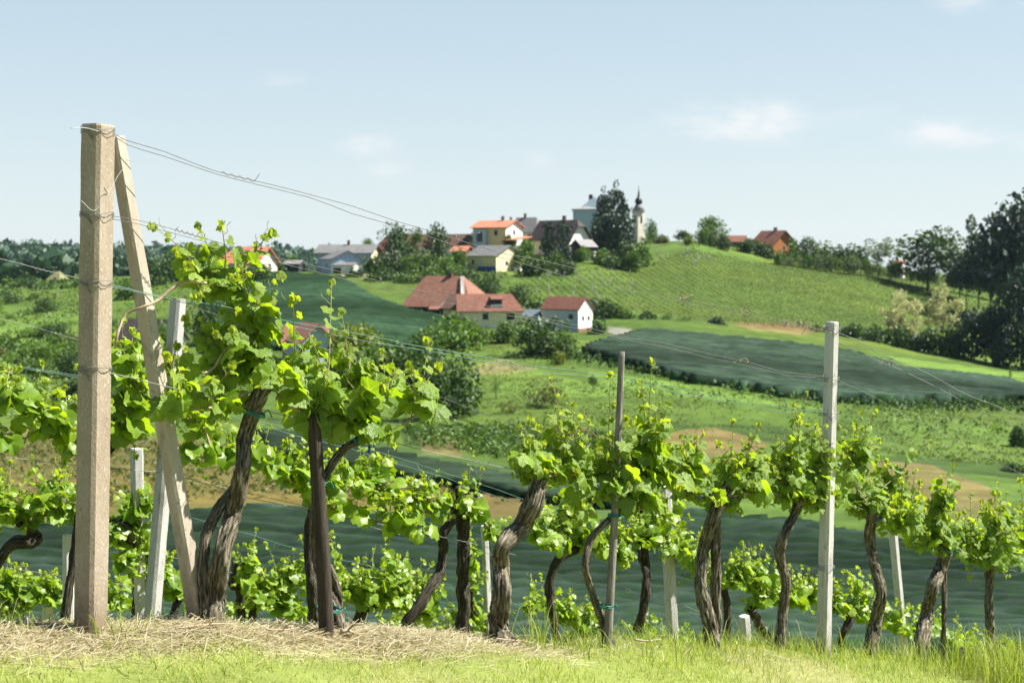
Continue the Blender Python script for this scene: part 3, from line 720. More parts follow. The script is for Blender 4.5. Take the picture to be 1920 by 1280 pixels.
# village on the hill crest
T(746,417,500,66,436,'round','dark','dark leafy tree, broadest one right of the grey roofed house')
T(781,424,500,30,440,'column','mid','narrow green tree between the two dark trees behind the brown roof')
T(821,417,492,52,432,'round','dark','upright dark tree left of the orange roofed village house')
T(690,446,470,26,470,'round','mid','small tree top peeping over the long grey roof')
T(1130,358,478,58,476,'conifer','conifer','leftmost tall conifer hiding the blue church hall',nq=2400)
T(1152,348,478,66,484,'conifer','conifer','tallest of the dark conifers beside the church tower',nq=2400)
T(1170,370,478,38,478,'conifer','conifer','shorter dark conifer touching the church tower',nq=2000)
T(1150,388,480,80,462,'round','conifer','broad dark tree in front of the conifers by the church',nq=2200)
T(1120,405,474,30,470,'round','conifer','dark tree at the left foot of the church conifers')
T(1029,413,492,34,428,'column','conifer','left of the pair of dark columnar trees by the white house')
T(1057,411,502,32,426,'column','conifer','right of the pair of dark columnar trees by the white house')
T(1043,472,510,30,420,'bush','mid','rounded light green bush at the foot of the columnar trees')
T(1212,430,478,26,500,'loose','light','light green tree just below the church tower')
T(1222,410,470,28,506,'round','mid','small round tree right of the church tower')
T(1240,440,462,34,500,'bush','olive','olive bush on the crest right of the church')
T(1282,432,447,40,512,'bush','dark','low dark hedge on the crest left of the round tree')
T(1334,404,458,62,498,'round','mid','round green tree on the crest left of the red ridge house')
T(1318,425,460,34,492,'round','light','lighter green tree against the left side of the round crest tree')
T(1338,432,462,26,486,'bush','silver','pale flowering bush in front of the round crest tree')
T(1358,440,466,28,484,'bush','dark','dark bush between the crest tree and the red ridge house')
T(1291,442,462,20,478,'bush','yellow','tiny yellow green bush alone on the hill meadow')
# shrubs in front of the village
T(1092,462,490,34,432,'bush','light','light bush below the white village house')
T(1130,468,498,46,428,'bush','mid','green bush below the small dark shed')
T(1172,452,500,50,430,'bush','dark','dark bush under the conifers right of the shed')
T(1202,456,496,44,432,'bush','mid','green bush at the right end of the village shrubs')
T(1150,480,502,44,424,'bush','dark','low dark bush on the meadow edge below the shed')
T(1187,470,502,40,424,'bush','mid','low green bush on the meadow edge below the conifers')
T(1000,480,520,66,408,'bush','dark','dark clipped hedge below the yellow village house',cat='hedge')
T(1060,488,518,46,410,'bush','dark','dark hedge end below the columnar trees',cat='hedge')
T(968,462,500,34,426,'bush','mid','bush at the right of the cream gable wall')
T(985,448,480,40,436,'bush','light','light bush right of the porch with the orange roof')
T(955,440,470,30,446,'bush','mid','bush between the orange porch and the grey roof')
T(860,468,505,40,424,'bush','mid','bush left of the yellow village house')
T(842,480,520,48,412,'bush','light','bright bush on the slope left of the yellow house')
T(700,480,520,54,424,'bush','dark','dark bush right of the pale blue house')
T(735,474,520,56,420,'bush','dark','dark bush under the broad village tree')
T(770,480,520,50,416,'bush','mid','green bush under the narrow village tree')
T(806,476,518,50,418,'bush','mid','green bush below the upright dark tree')
T(720,498,545,70,398,'round','dark','dark tree on the bank above the big hipped roof, left one')
T(770,504,548,70,394,'round','dark','dark tree on the bank above the big hipped roof, right one')
T(668,500,530,44,410,'bush','dark','low dark bush below the white garage')
T(812,500,530,50,398,'bush','mid','green bush above the big hipped roof')
T(878,500,552,66,372,'round','dark','dark tree right above the ridge of the big hipped roof')
T(918,505,560,56,366,'round','dark','dark tree behind the right farm wing')
T(850,496,526,46,388,'bush','mid','mid green bush behind the hipped roof ridge')
T(970,532,580,52,350,'round','dark','round dark tree behind the right end of the farm')
T(1010,560,592,60,350,'bush','dark','dark bush between the farm and the small white house')
T(1100,558,596,60,352,'bush','dark','dark bush behind the small white house')
T(1140,564,606,60,346,'bush','dark','dark bush right of the small white house')
T(1172,578,612,54,344,'bush','mid','green bush right of the white house, second from it')
T(1210,584,616,50,342,'bush','dark','bush in the hedge above the purple net, near the track')
T(1246,590,616,46,344,'bush','mid','bush in the middle of the hedge above the purple net')
T(1282,594,618,44,344,'bush','mid','bush near the right end of the hedge above the purple net')
T(1344,594,622,40,342,'bush','conifer','single dark round bush above the purple net')
T(1312,602,620,30,345,'bush','mid','smallest bush of the hedge above the purple net')
T(1120,598,640,36,318,'bush','dark','dark bush at the corner of the small white house')
# ridge at the right
for i,(x,t_,b,w,k,f,lab) in enumerate([
 (1402,448,472,52,'bush','dark','dark bush below the wing of the red ridge house'),
 (1432,455,480,42,'bush','dark','dark bush at the left corner of the red ridge house'),
 (1440,470,498,30,'bush','dark','small dark bush on the vineyard edge below the ridge house'),
 (1470,470,500,42,'bush','mid','green bush below the orange wall of the ridge house'),
 (1490,450,500,44,'bush','mid','tall bush right of the red ridge house'),
 (1512,442,498,36,'round','dark','dark little tree right of the red ridge house'),
 (1540,455,500,50,'bush','mid','green bush in the middle of the ridge hedge'),
 (1572,462,500,46,'bush','dark','darker bush in the middle of the ridge hedge'),
 (1600,460,500,50,'bush','mid','bush left of the grey green ridge tree')]):
    T(x,t_,b,w,492 + i,k,f,lab)
T(1646,444,496,62,500,'loose','silver','grey green feathery tree on the ridge',nq=1800)
T(1740,426,514,132,470,'round','dark','broad dark tree with rounded crown on the ridge',nq=3200)
T(1800,470,530,60,462,'bush','dark','dark bush right of the broad ridge tree')
T(1836,402,522,76,452,'loose','dark','tall open tree with sky showing through its crown',nq=2200)
T(1893,362,560,140,430,'round','conifer','tallest dark tree at the right edge of the photo',nq=3400)
T(1940,380,560,110,424,'round','conifer','dark tree cut by the right edge of the photo',nq=2600)
T(1858,455,545,90,434,'round','conifer','very dark tree below the open crowned tree',nq=2400)
T(1812,478,540,70,436,'round','conifer','very dark low tree left of the tallest right hand tree')
for i in range(34):
    f = i / 33.; x = 1440 + 20 + f * 450 + random.uniform(-4, 4); y = 490 + 6 * f + 52 * f ** 1.6 + random.uniform(-1.5, 1.5)
    T(x, y - 4 - 14 * random.uniform(.7, 1.15), y + 8, 22 * random.uniform(.8, 1.3), 478 - 4 * f, 'bush', 'silver' if i % 4 else 'light', 'small pale green shrub of the hedge row along the top of the hill vineyard', group='pale shrubs of the vineyard hedge', nq=500)
T(1688,542,646,74,372,'loose','pale','left of the two cream flowering trees',nq=2600)
T(1768,532,642,70,376,'loose','pale','right of the two cream flowering trees',nq=2600)
for (x,t_,b,w,D,lab) in [
 (1530,612,646,50,352,'dark bush left of the second concrete post top'),
 (1600,606,650,56,350,'dark bush just right of the second concrete post'),
 (1640,612,658,60,346,'dark bush left of the cream flowering trees'),
 (1686,612,660,54,344,'dark bush under the left cream tree'),
 (1742,616,664,58,342,'dark bush under the right cream tree'),
 (1786,606,668,62,340,'dark bush right of the cream flowering trees'),
 (1822,580,670,76,338,'dark tree in the hollow below the ridge'),
 (1866,560,672,84,336,'tall dark tree in the hollow near the right edge'),
 (1915,500,676,96,334,'tallest dark tree of the hollow at the right edge'),
 (1880,610,676,50,328,'dark bush in front of the hollow trees'),
 (1940,590,690,70,326,'dark tree of the hollow cut by the right edge')]:
    T(x,t_,b,w,D,'round' if b - t_ > 70 else 'bush','conifer' if x > 1810 else 'dark',lab,nq=1900)
T(1894,684,706,10,300,'column','dark','tiny dark column of a shrub at the right edge meadow',nq=400)
T(1912,798,842,44,188,'bush','dark','dark bush cut by the right edge above the brown field')
T(1900,868,896,54,160,'bush','dark','low dark bush at the right edge by the brown field')
# mid valley
T(1016,590,680,120,276,'round','dark','big dark round tree in the meadow below the small white house',nq=3400)
T(1062,620,680,56,270,'round','mid','green tree against the right side of the big meadow tree')
T(1048,658,692,30,262,'bush','yellow','yellow green bush at the foot of the big meadow tree')
T(838,588,712,134,286,'round','light','large light green tree below the big farmhouse',nq=3400)
T(900,612,650,46,290,'round','mid','small round tree below the yellow farm wing')
T(944,604,640,56,296,'bush','mid','bushes against the yellow farm wing',cat='shrub')
T(884,600,632,40,300,'bush','light','light bush in front of the dark barn wall')
T(984,610,640,44,298,'bush','mid','green bush left of the big dark meadow tree')
T(842,655,790,132,196,'round','dark','tall dark tree standing alone behind the second vine',nq=3400)
T(770,628,748,140,232,'round','dark','dark tree behind the second vine shoots',nq=2800)
T(716,640,745,120,236,'round','mid','mid green tree behind the first vine shoots',nq=2400)
T(668,606,728,112,246,'round','yellow','yellow green tree right of the salmon roof',nq=2600)
T(640,660,730,70,240,'bush','mid','green bush below the yellow green tree')
T(800,610,690,70,270,'round','mid','mid green tree left of the large light tree',nq=2000)
T(1020,708,778,74,206,'loose','olive','sparse olive coloured orchard tree in the meadow',nq=1300)
T(956,748,782,34,200,'loose','olive','little sparse fruit tree left of the olive orchard tree',nq=700)
T(1112,704,720,20,225,'bush','mid','tiny bush on the meadow left of the wooden stake')
T(930,700,740,26,215,'loose','light','thin young fruit tree right of the lone dark tree',nq=500)
# left side
lf = [(20,522,566,66,500,'mid'),(60,514,566,60,498,'dark'),(95,524,575,64,470,'mid'),(132,520,580,70,462,'mid'),(10,540,590,60,452,'dark'),(165,516,575,60,466,'dark'),
 (75,550,592,54,440,'olive'),(110,560,600,56,420,'mid'),(140,575,625,52,384,'dark'),(60,585,622,46,378,'mid'),(125,600,640,50,350,'light'),(20,590,610,30,372,'mid'),
 (10,628,690,76,300,'mid'),(60,632,696,72,292,'light'),(106,622,690,70,296,'mid'),(146,640,700,70,286,'dark'),(30,660,720,80,262,'light'),(85,670,725,76,256,'mid'),(135,680,740,80,250,'mid'),(0,690,750,80,244,'dark'),(60,715,760,90,236,'mid'),(190,650,730,80,250,'mid')]
for _ in range(44):
    x_ = random.uniform(-20, 300); b_ = random.uniform(540, 760); D__ = float(np.interp(b_, [540, 590, 640, 690, 740, 780], [500, 380, 320, 262, 220, 200])); lf.append((x_, b_ - random.uniform(18, 46) * 330 / D__ * .9, b_, random.uniform(34, 66) * 330 / D__ * .9, D__, random.choice(['mid', 'dark', 'light', 'mid', 'olive'])))
for i, (x, t_, b, w, D, f) in enumerate(lf):
    T(x, t_, b, w, D, 'round' if i % 3 else 'bush', f, 'bushy green tree of the thicket left of the thick post', group='thicket left of the thick post', nq=1500)
T(250,520,590,80,400,'round','mid','green tree seen between the thick post and its brace')
T(300,480,560,70,440,'round','dark','dark tree just right of the leaning brace')
T(338,466,540,64,446,'round','mid','green tree left of the far dark tree by the orange roof')
T(372,462,530,50,450,'round','dark','dark tree left of the big orange roof')
T(392,500,560,60,420,'bush','mid','bush below the left end of the orange roof')
T(516,484,512,44,440,'bush','dark','dark bush between the orange roof and the pale blue house')
T(545,478,506,36,446,'bush','mid','green bush left of the pale blue gable')
T(470,620,690,90,250,'round','mid','green tree behind the first vine head, left of the salmon roof')
T(300,600,700,100,252,'round','mid','green tree behind the leaning brace, low in the valley')
T(390,560,650,90,300,'round','dark','dark tree behind the foliage of the first vine')
T(230,640,740,90,240,'round','dark','dark tree showing between thick post and brace, lower one')
T(450,498,524,60,398,'bush','dark','dark bush in front of the orange roofed house wall')
T(492,494,520,40,400,'bush','mid','bush hiding the foot of the gable with the orange roof')
# the far wooded hills
r = np.random.default_rng(77)
n = 5200
D_ = np.concatenate([r.uniform(1150, 2150, n), r.uniform(620, 1100, 900)]); pxx = np.concatenate([r.uniform(-250, 900, n), r.uniform(-250, 560, 900)])
X_ = (pxx - 960) / FPX * D_; Z_ = H(X_, D_)
cl = vnoise(X_, D_, .012, 90)
k = (cl > -.15) | (D_ > 1600); X_, D_, Z_ = X_[k], D_[k], Z_[k]
hh = r.uniform(9, 19, len(X_)) * (1 + .4 * (r.random(len(X_)) > .9))
m_ = 16
cen = np.repeat(np.stack([X_, D_, Z_], -1), m_, 0)
dd = r.normal(size=cen.shape); dd /= np.linalg.norm(dd, axis=1, keepdims=True)
hr = np.repeat(hh, m_); cen += dd * np.stack([hr * .34, hr * .34, hr * .42], -1); cen[:, 2] += hr * .52
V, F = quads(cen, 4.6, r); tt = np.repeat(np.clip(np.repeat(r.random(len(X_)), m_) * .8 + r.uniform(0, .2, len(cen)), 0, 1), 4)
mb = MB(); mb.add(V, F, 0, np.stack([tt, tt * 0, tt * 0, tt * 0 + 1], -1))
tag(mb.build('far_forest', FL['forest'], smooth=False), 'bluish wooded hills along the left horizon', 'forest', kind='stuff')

# ------------------------------------------------------------------ houses
def pm_(name, c, c2=None, rough=.85, scale=1.5):
    c = tuple(q * 1.22 for q in c); return mat(name, c, c2 or tuple(q * .8 for q in c), scale, rough, spec=.2)
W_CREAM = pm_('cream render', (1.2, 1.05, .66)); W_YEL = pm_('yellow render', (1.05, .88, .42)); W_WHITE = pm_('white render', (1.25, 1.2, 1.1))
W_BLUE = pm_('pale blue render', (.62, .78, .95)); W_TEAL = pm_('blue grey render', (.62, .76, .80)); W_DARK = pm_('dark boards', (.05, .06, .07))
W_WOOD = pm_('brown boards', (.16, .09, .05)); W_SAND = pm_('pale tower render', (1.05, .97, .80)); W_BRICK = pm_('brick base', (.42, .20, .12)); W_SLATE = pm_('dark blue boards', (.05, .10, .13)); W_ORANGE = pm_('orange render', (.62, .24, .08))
def roofmat(name, c, c2, tile=3.2):
    c = tuple(q * .8 for q in c); c2 = tuple(q * .92 for q in c2)
    m = mat(name, c, c2, 1.1, .8, .25, 6, c3=tuple(q * .6 for q in c), s3=2.2, spec=.2)
    return m
R_RED = roofmat('red brown tiles', (.30, .12, .08), (.40, .18, .12)); R_OR = roofmat('orange tiles', (.95, .32, .17), (1.0, .42, .26)); R_SAL = roofmat('salmon tiles', (.60, .26, .18), (.66, .32, .24))
R_GREY = roofmat('grey roofing', (.27, .27, .26), (.36, .36, .35)); R_DARK = roofmat('dark purple tiles', (.09, .07, .07), (.14, .11, .11)); R_LG = roofmat('light grey roofing', (.42, .41, .39), (.50, .48, .46))
R_BROWN = roofmat('brown tiles', (.18, .10, .07), (.26, .15, .10)); R_BLUE = roofmat('blue grey sheet roof', (.26, .36, .40), (.34, .44, .48)); R_TILE = roofmat('farm tiles', (.38, .17, .11), (.50, .25, .17))
M_GLASS = mat('window glass', (.03, .04, .05), None, 5, .15, spec=.6); M_FRAME = mat('white frame', (.7, .7, .68), None, 5, .6); M_BLUEP = pm_('blue fence paint', (.04, .13, .40)); M_RIDGE = pm_('pale ridge tiles', (.62, .55, .48))
M_ONION = mat('dark copper', (.03, .045, .045), (.05, .07, .07), 3, .5, metal=.3)
def thick(mb, P, t, mat=0):
    P = np.array(P, float); n = len(P)
    nr = np.cross(P[1] - P[0], P[2] - P[0]); nr /= np.linalg.norm(nr)
    if nr[2] < 0: nr = -nr
    Q = P - nr * t; F1 = np.arange(n)[None]; V = np.vstack([P, Q])
    S = np.array([(i, (i + 1) % n, n + (i + 1) % n, n + i) for i in range(n)])
    mb.add(V, [F1, F1[:, ::-1] + n, S], mat)
class House:
    def __init__(s, name, label, x, y, D, L, Wd, h, rh, yaw, wall, roof, hip=(0, 0), over=.5, cat='house', gable=None, corner=True, parent=None, sink=4, half=(0, 0), name_part=None):
        s.L, s.W, s.h, s.rh = L, Wd, h, rh
        a = R_(yaw); s.ex = np.array([math.cos(a), math.sin(a), 0]); s.ey = np.array([-math.sin(a), math.cos(a), 0])
        c = PY(x, y, D)
        s.o = c - s.ex * L / 2 + s.ey * Wd / 2 if corner else c
        s.t = parent or thing(name, s.o, label, cat)
        mb = MB(); l, w = L / 2, Wd / 2
        z0 = -sink
        V = [(-l,-w,z0),(l,-w,z0),(l,w,z0),(-l,w,z0),(-l,-w,h),(l,-w,h),(l,w,h),(-l,w,h)]
        F4 = [(0,1,5,4),(2,3,7,6)]; F5 = []; F3 = []
        mb.add(s.T(V), np.array([(0,1,5,4),(1,2,6,5),(2,3,7,6),(3,0,4,7)]), 0)
        for sgn, hp, hf in ((1, hip[1], half[1]), (-1, hip[0], half[0])):
            if hp == 0:
                zt = h + rh
                if hf:
                    q = 1 - hf / rh
                    P = [(sgn*(l-.003),-w,h-.01),(sgn*(l-.003),w,h-.01),(sgn*(l-.003),w*hf/rh,h+rh-hf),(sgn*(l-.003),-w*hf/rh,h+rh-hf)]
                    mb.add(s.T(P), np.array([(0,1,2,3)]), 0)
                else: mb.add(s.T([(sgn*(l-.003),-w,h-.01),(sgn*(l-.003),w,h-.01),(sgn*(l-.003),0,zt-.02)]), np.array([(0,1,2)]), 0)
        s.wall = mb.build('wall', wall, s.t, smooth=False)
        rb = MB(); o = over; k = rh / w; ze = h - o * k
        xl, xr = -(l + o), l + o
        rl = xl + (hip[0] + (o if hip[0] else 0)); rr_ = xr - (hip[1] + (o if hip[1] else 0))
        top = h + rh + .12
        for sg in (-1, 1):
            e = sg * (w + o)
            P = [(xl, e, ze + .12)]
            P += [(xr, e, ze + .12)]
            if half[1]: P += [(xr, sg * w * half[1] / rh, top - half[1]), (rr_ - half[1] * .9, 0, top)]
            else: P += [(rr_, 0, top)]
            if half[0]: P += [(rl + half[0] * .9, 0, top), (xl, sg * w * half[0] / rh, top - half[0])]
            else: P += [(rl, 0, top)]
            thick(rb, s.T(P), .22)
        for sg, hp, rx, hf in ((1, hip[1], rr_, half[1]), (-1, hip[0], rl, half[0])):
            xe = xr if sg > 0 else xl
            if hp: thick(rb, s.T([(xe, -(w + o), ze + .12), (xe, w + o, ze + .12), (rx, 0, top)]), .22)
            if hf: thick(rb, s.T([(xe, -w * hf / rh, top - hf), (xe, w * hf / rh, top - hf), (rx - sg * hf * .9, 0, top)]), .22)
        s.roof = rb.build('roof', roof, s.t, smooth=False)
        ROOT[s.wall.name] = ROOT[s.t.name]; ROOT[s.roof.name] = ROOT[s.t.name]
    def T(s, P):
        P = np.array(P, float).reshape(-1, 3); return s.o + P[:, :1] * s.ex + P[:, 1:2] * s.ey + P[:, 2:] * np.array([0, 0, 1.])
    def win(s, face, u, z, w=1.0, h=1.2, frame=None, name='window', pane=None):
        """face: 's' long side towards the camera, 'g' right gable; u metres from face centre"""
        def bx(mb, w, h, d0, d1, m=0):
            if face == 's': V, F = boxq(u - w/2, u + w/2, -s.W/2 - d1, -s.W/2 - d0, z, z + h)
            else: V, F = boxq(s.L/2 + d0, s.L/2 + d1, u - w/2, u + w/2, z, z + h)
            mb.add(s.T(V), F, m)
        mb = MB(); bx(mb, w + .24, h + .24, -.05, .04)
        f = mb.build(name, frame or M_FRAME, s.t, smooth=False); ROOT[f.name] = ROOT[s.t.name]
        mb = MB()
        if face == 's': V, F = boxq(u - w/2, u + w/2, -s.W/2 - .07, -s.W/2 - .02, z + .12, z + .12 + h)
        else: V, F = boxq(s.L/2 + .02, s.L/2 + .07, u - w/2, u + w/2, z + .12, z + .12 + h)
        mb.add(s.T(V), F); mb.build('pane', pane or M_GLASS, f, smooth=False)
    def chim(s, x, y=0, w=.7, h=1.2, m=None):
        mb = MB(); V, F = boxq(x - w/2, x + w/2, y - w/2, y + w/2, s.h + s.rh * (1 - abs(y) / (s.W / 2)) - .4, s.h + s.rh + h); mb.add(s.T(V), F)
        V, F = boxq(x - w*.65, x + w*.65, y - w*.65, y + w*.65, s.h + s.rh + h, s.h + s.rh + h + .18); mb.add(s.T(V), F)
        mb.build('chimney', m or R_BROWN, s.roof, smooth=False)
    def box(s, name, x0, x1, y0, y1, z0, z1, m):
        V, F = boxq(x0, x1, y0, y1, z0, z1); mb = MB(); mb.add(s.T(V), F); return mb.build(name, m, s.t, smooth=False)
    def slab(s, name, P, m, t=.2):
        mb = MB(); thick(mb, s.T(P), t); return mb.build(name, m, s.t, smooth=False)

# yellow village house
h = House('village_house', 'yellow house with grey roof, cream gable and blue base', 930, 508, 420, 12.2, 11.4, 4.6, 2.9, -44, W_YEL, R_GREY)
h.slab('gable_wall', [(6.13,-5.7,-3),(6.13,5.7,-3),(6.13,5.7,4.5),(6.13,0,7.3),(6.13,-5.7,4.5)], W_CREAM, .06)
h.win('g', -1.2, 1.6, .9, 1.1); h.win('s', -.5, 1.9, 1.2, 1.3, pane=W_BLUE); h.win('s', -3.6, 1.9, 1.0, 1.2)
h.box('fence_panel', -1.0, 6.4, -6.3, -6.15, -1.6, 1.3, M_BLUEP); h.box('terrace_wall', 6.8, 9.5, 1, 6, -2, 1.0, W_WHITE)
# orange roofed house
h = House('village_house', 'tall yellow green house with bright orange roof and white gable', 948, 462, 446, 12.6, 9.5, 6.2, 2.0, -34, W_YEL, R_OR, over=.8)
h.slab('gable_wall', [(6.33,-4.75,-3),(6.33,4.75,-3),(6.33,4.75,6.1),(6.33,0,8.0),(6.33,-4.75,6.1)], W_WHITE, .06)
h.box('bay', -5.4, -.4, -5.9, -4.72, -2, 5.2, W_TEAL); h.win('s', 2.6, 3.4, 1.2, 1.5); h.win('g', 0, 3.6, 1.1, 1.3)
h.box('bay_window', -4.0, -1.8, -6.0, -5.88, 1.5, 4.6, M_GLASS)
h.slab('porch_roof', [(5.2,-6.6,2.1),(11.5,-6.6,2.1),(11.5,2.5,3.2),(5.2,2.5,3.2)], R_OR, .3); h.chim(2, 0); h.chim(4.4, 1, .5, .9)
h = House('village_house', 'house with a steep dark grey roof behind the orange roofed one', 1006, 452, 466, 9.6, 9, 3.2, 4.6, -30, W_WHITE, R_GREY, hip=(0, 2.5)); h.win('s', 2, 1, .9, 1.1); h.chim(-2, 0)
# white house with half hipped dark roof
h = House('village_house', 'white house with large dark half hipped roof and two gable windows', 1068, 480, 450, 15.5, 9.6, 6.2, 5.2, -42, W_WHITE, R_DARK, half=(0, 2.2), over=1.2)
h.win('g', -1.7, 3.9, .9, 1.2); h.win('g', 1.9, 3.9, .9, 1.2); h.win('g', -1.7, .6, .9, 1.2); h.win('g', 1.9, .6, .9, 1.2); h.win('s', 3, 3.6, .9, 1.2); h.chim(1.5, 0, .9, 1.3)
h = House('shed', 'small dark shed with light grey roof right of the white village house', 1117, 482, 436, 5.5, 5.2, 3.4, 1.9, 38, W_DARK, R_LG, cat='shed', over=.6)
h.win('s', 1.2, .6, 1.2, 1.2, M_FRAME); h.box('white_door', 1.9, 2.7, -2.75, -2.62, -.4, 1.8, W_WHITE)
h = House('shed', 'orange roofed shed tucked between the trees and the yellow village house', 872, 488, 434, 5, 5, 2.9, 1.4, -30, W_WOOD, R_OR, cat='shed'); h.win('s', 0, 1, .8, .9)
h = House('village_house', 'brown tile roofed house half hidden behind the upright dark tree', 870, 478, 452, 11, 9, 3.4, 3.2, -30, W_WHITE, R_BROWN, over=.8); h.win('s', 2, 1, .9, 1.1)
h = House('village_house', 'house with a brown roof peeping out between the two dark village trees', 806, 480, 456, 12, 9, 3.6, 3.4, -20, W_SAND, R_BROWN); h.win('s', 0, 1, .9, 1.1)
h = House('village_house', 'steep brown roofed house at the right end of the long grey roof', 722, 482, 446, 7, 8.5, 3.0, 3.6, -60, W_WHITE, R_RED, over=1.0); h.win('g', 0, 1, .9, 1.1)
# pale blue houses
h = House('village_house', 'pale blue house with grey roof and gable facing the camera', 622, 512, 428, 10.5, 9.8, 4.4, 2.3, -66, W_BLUE, R_GREY, over=.6)
h.win('s', 0, 1.6, .9, 1.1)
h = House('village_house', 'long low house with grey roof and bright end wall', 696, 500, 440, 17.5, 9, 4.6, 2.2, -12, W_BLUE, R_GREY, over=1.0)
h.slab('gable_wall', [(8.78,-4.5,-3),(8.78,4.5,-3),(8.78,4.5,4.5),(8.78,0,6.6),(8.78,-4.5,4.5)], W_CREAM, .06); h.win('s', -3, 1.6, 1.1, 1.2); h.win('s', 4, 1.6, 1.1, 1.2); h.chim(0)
h = House('garage', 'white garage with a brown door below the long grey roof', 662, 514, 426, 7.0, 5, 2.7, .7, -14, W_WHITE, R_GREY, cat='garage', over=.3)
h.box('door', -2.8, -.3, -2.62, -2.49, -.8, 1.9, W_WOOD); h.box('step', -3.4, 5, -5, -3, -3, -1.0, W_SAND)
h = House('shed', 'low shed with pale roof left of the pale blue house', 560, 506, 440, 5, 4, 2.0, .9, -20, W_DARK, R_LG, cat='shed')
h.win('s', 0, .8, .8, .7)
h = House('village_house', 'house with big bright orange roof seen above the first vine', 482, 510, 410, 13.5, 11, 3.0, 4.2, -22, W_SAND, R_OR, hip=(3, 0), over=.9); h.win('g', -2, 1, 1, 1.2); h.win('g', 1.5, 1, 1, 1.2); h.win('s', 1, .8, 1, 1.2)
h = House('shed', 'small hut with rounded olive roof in the far left meadow', 112, 532, 600, 6.5, 6, 2, 3.2, -20, W_DARK, pm_('moss roof', (.30, .30, .12)), hip=(2.5, 2.5), cat='shed'); h.win('s', 1, .8, 1.4, 1.6)
# salmon roof behind the vines
h = House('valley_house', 'salmon roofed house with grey gable showing behind the first vine', 566, 668, 262, 7.5, 6.2, 3.0, 2.9, -62, W_TEAL, R_SAL, over=.6); h.win('g', 0, 1.4, .9, 1.1)
h = House('valley_house', 'house with salmon roof slope right behind the grey gable', 606, 672, 268, 8.0, 6.0, 3.0, 3.0, -8, W_SAND, R_SAL, over=.5); h.win('s', 0, 1, .9, 1.1)
h = House('valley_house', 'purple brown roofed house half hidden behind the leaning brace', 300, 668, 262, 10, 8, 3.0, 3.6, -24, W_WHITE, R_DARK, over=.6); h.win('s', 2, 1, .9, 1.1); h.win('g', 0, 1, .9, 1.1)
# the farm
h = House('farmhouse', 'large farmhouse with a hipped red brown roof', 880, 596, 334, 17.0, 13.0, 3.4, 6.2, -26, W_DARK, R_TILE, hip=(1.6, 5.0), over=1.1, cat='farmhouse')
for k, (x0, x1) in enumerate([(-1.5, 1.6), (2.4, 4.8), (5.2, 8.0)]):
    h.slab('dormer_roof', [(x0,-8.4,2.0),(x1,-8.4,2.0),(x1,-3.6,5.2),(x0,-3.6,5.2)], R_SAL, .35)
    h.slab('barge_board', [(x1,-8.5,2.3),(x1+.55,-8.5,2.3),(x1+.55,-3.6,5.5),(x1,-3.6,5.5)], M_RIDGE, .3)
h.slab('ridge_flashing', [(3.0,-.5,9.75),(3.9,-.5,9.75),(7.0,-6.0,4.9),(6.2,-6.4,4.9)], M_RIDGE, .12)
h.win('s', -5, .8, 1.3, 1.4); h.win('s', 3.5, .4, 2.4, 1.6, W_WOOD); h.chim(0, 0, .9, .8)
h = House('farmhouse', 'yellow farm wing with red roof and one dormer opening', 862, 608, 318, 13.6, 9.0, 3.0, 3.6, 6, W_CREAM, R_RED, hip=(0, 2.2), over=.7, cat='farmhouse', corner=False) if False else House('farmhouse', 'yellow farm wing with red roof and one dormer opening', 978, 608, 322, 14.0, 8.6, 3.4, 3.3, 4, W_CREAM, R_RED, hip=(0, 2.0), over=.7, cat='farmhouse')
h.win('s', -1.2, 1.0, 1.2, 1.3, W_TEAL); h.win('s', 4.5, 1.0, 1.6, 1.2, W_WOOD); h.box('dormer', .2, 2.6, -3.6, -1.9, 4.4, 5.6, W_DARK); h.box('balustrade', .0, 2.9, -3.9, -3.6, 4.0, 4.5, W_WHITE); h.slab('dormer_roof', [(0,-3.9,5.7),(2.9,-3.9,5.7),(2.9,-.8,6.4),(0,-.8,6.4)], R_RED, .15)
h.box('base_band', -7.05, 7.05, -4.36, -4.25, -2.5, -.2, W_WHITE)
h = House('barn', 'dark based barn part between the hipped farmhouse and the yellow wing', 872, 606, 326, 6.0, 8, 3.6, 2.8, -30, W_YEL, R_BROWN, over=.6, cat='barn'); h.box('base_band', -3.1, 3.1, -4.15, -4.02, -2, .8, W_SLATE); h.win('s', 0, 1.6, .9, 1)
# small white house
h = House('valley_house', 'small house with white gable, blue long side and brick base', 1084, 612, 322, 10.0, 6.0, 4.0, 2.5, -36, pm_('white blue render', (.55, .66, .76)), R_RED, over=.4)
h.slab('gable_wall', [(5.03,-3,-.5),(5.03,3,-.5),(5.03,3,3.9),(5.03,0,6.3),(5.03,-3,3.9)], W_WHITE, .06)
h.slab('brick_base', [(5.05,-3.02,-2.6),(5.05,3.02,-2.6),(5.05,3.02,-.5),(5.05,-3.02,-.5)], W_BRICK, .08)
h.win('g', -1, 1.2, .8, .9); h.win('g', 1.3, 1.2, .8, .9); h.win('s', 3, 1.6, 1, .9, W_SLATE)
h = House('garden_shed', 'little teal shed between the yellow farm wing and the small white house', 1006, 606, 330, 3.2, 2.8, 1.8, 1.3, -20, W_TEAL, R_BLUE, cat='shed'); h.win('s', 0, .6, .8, .7)
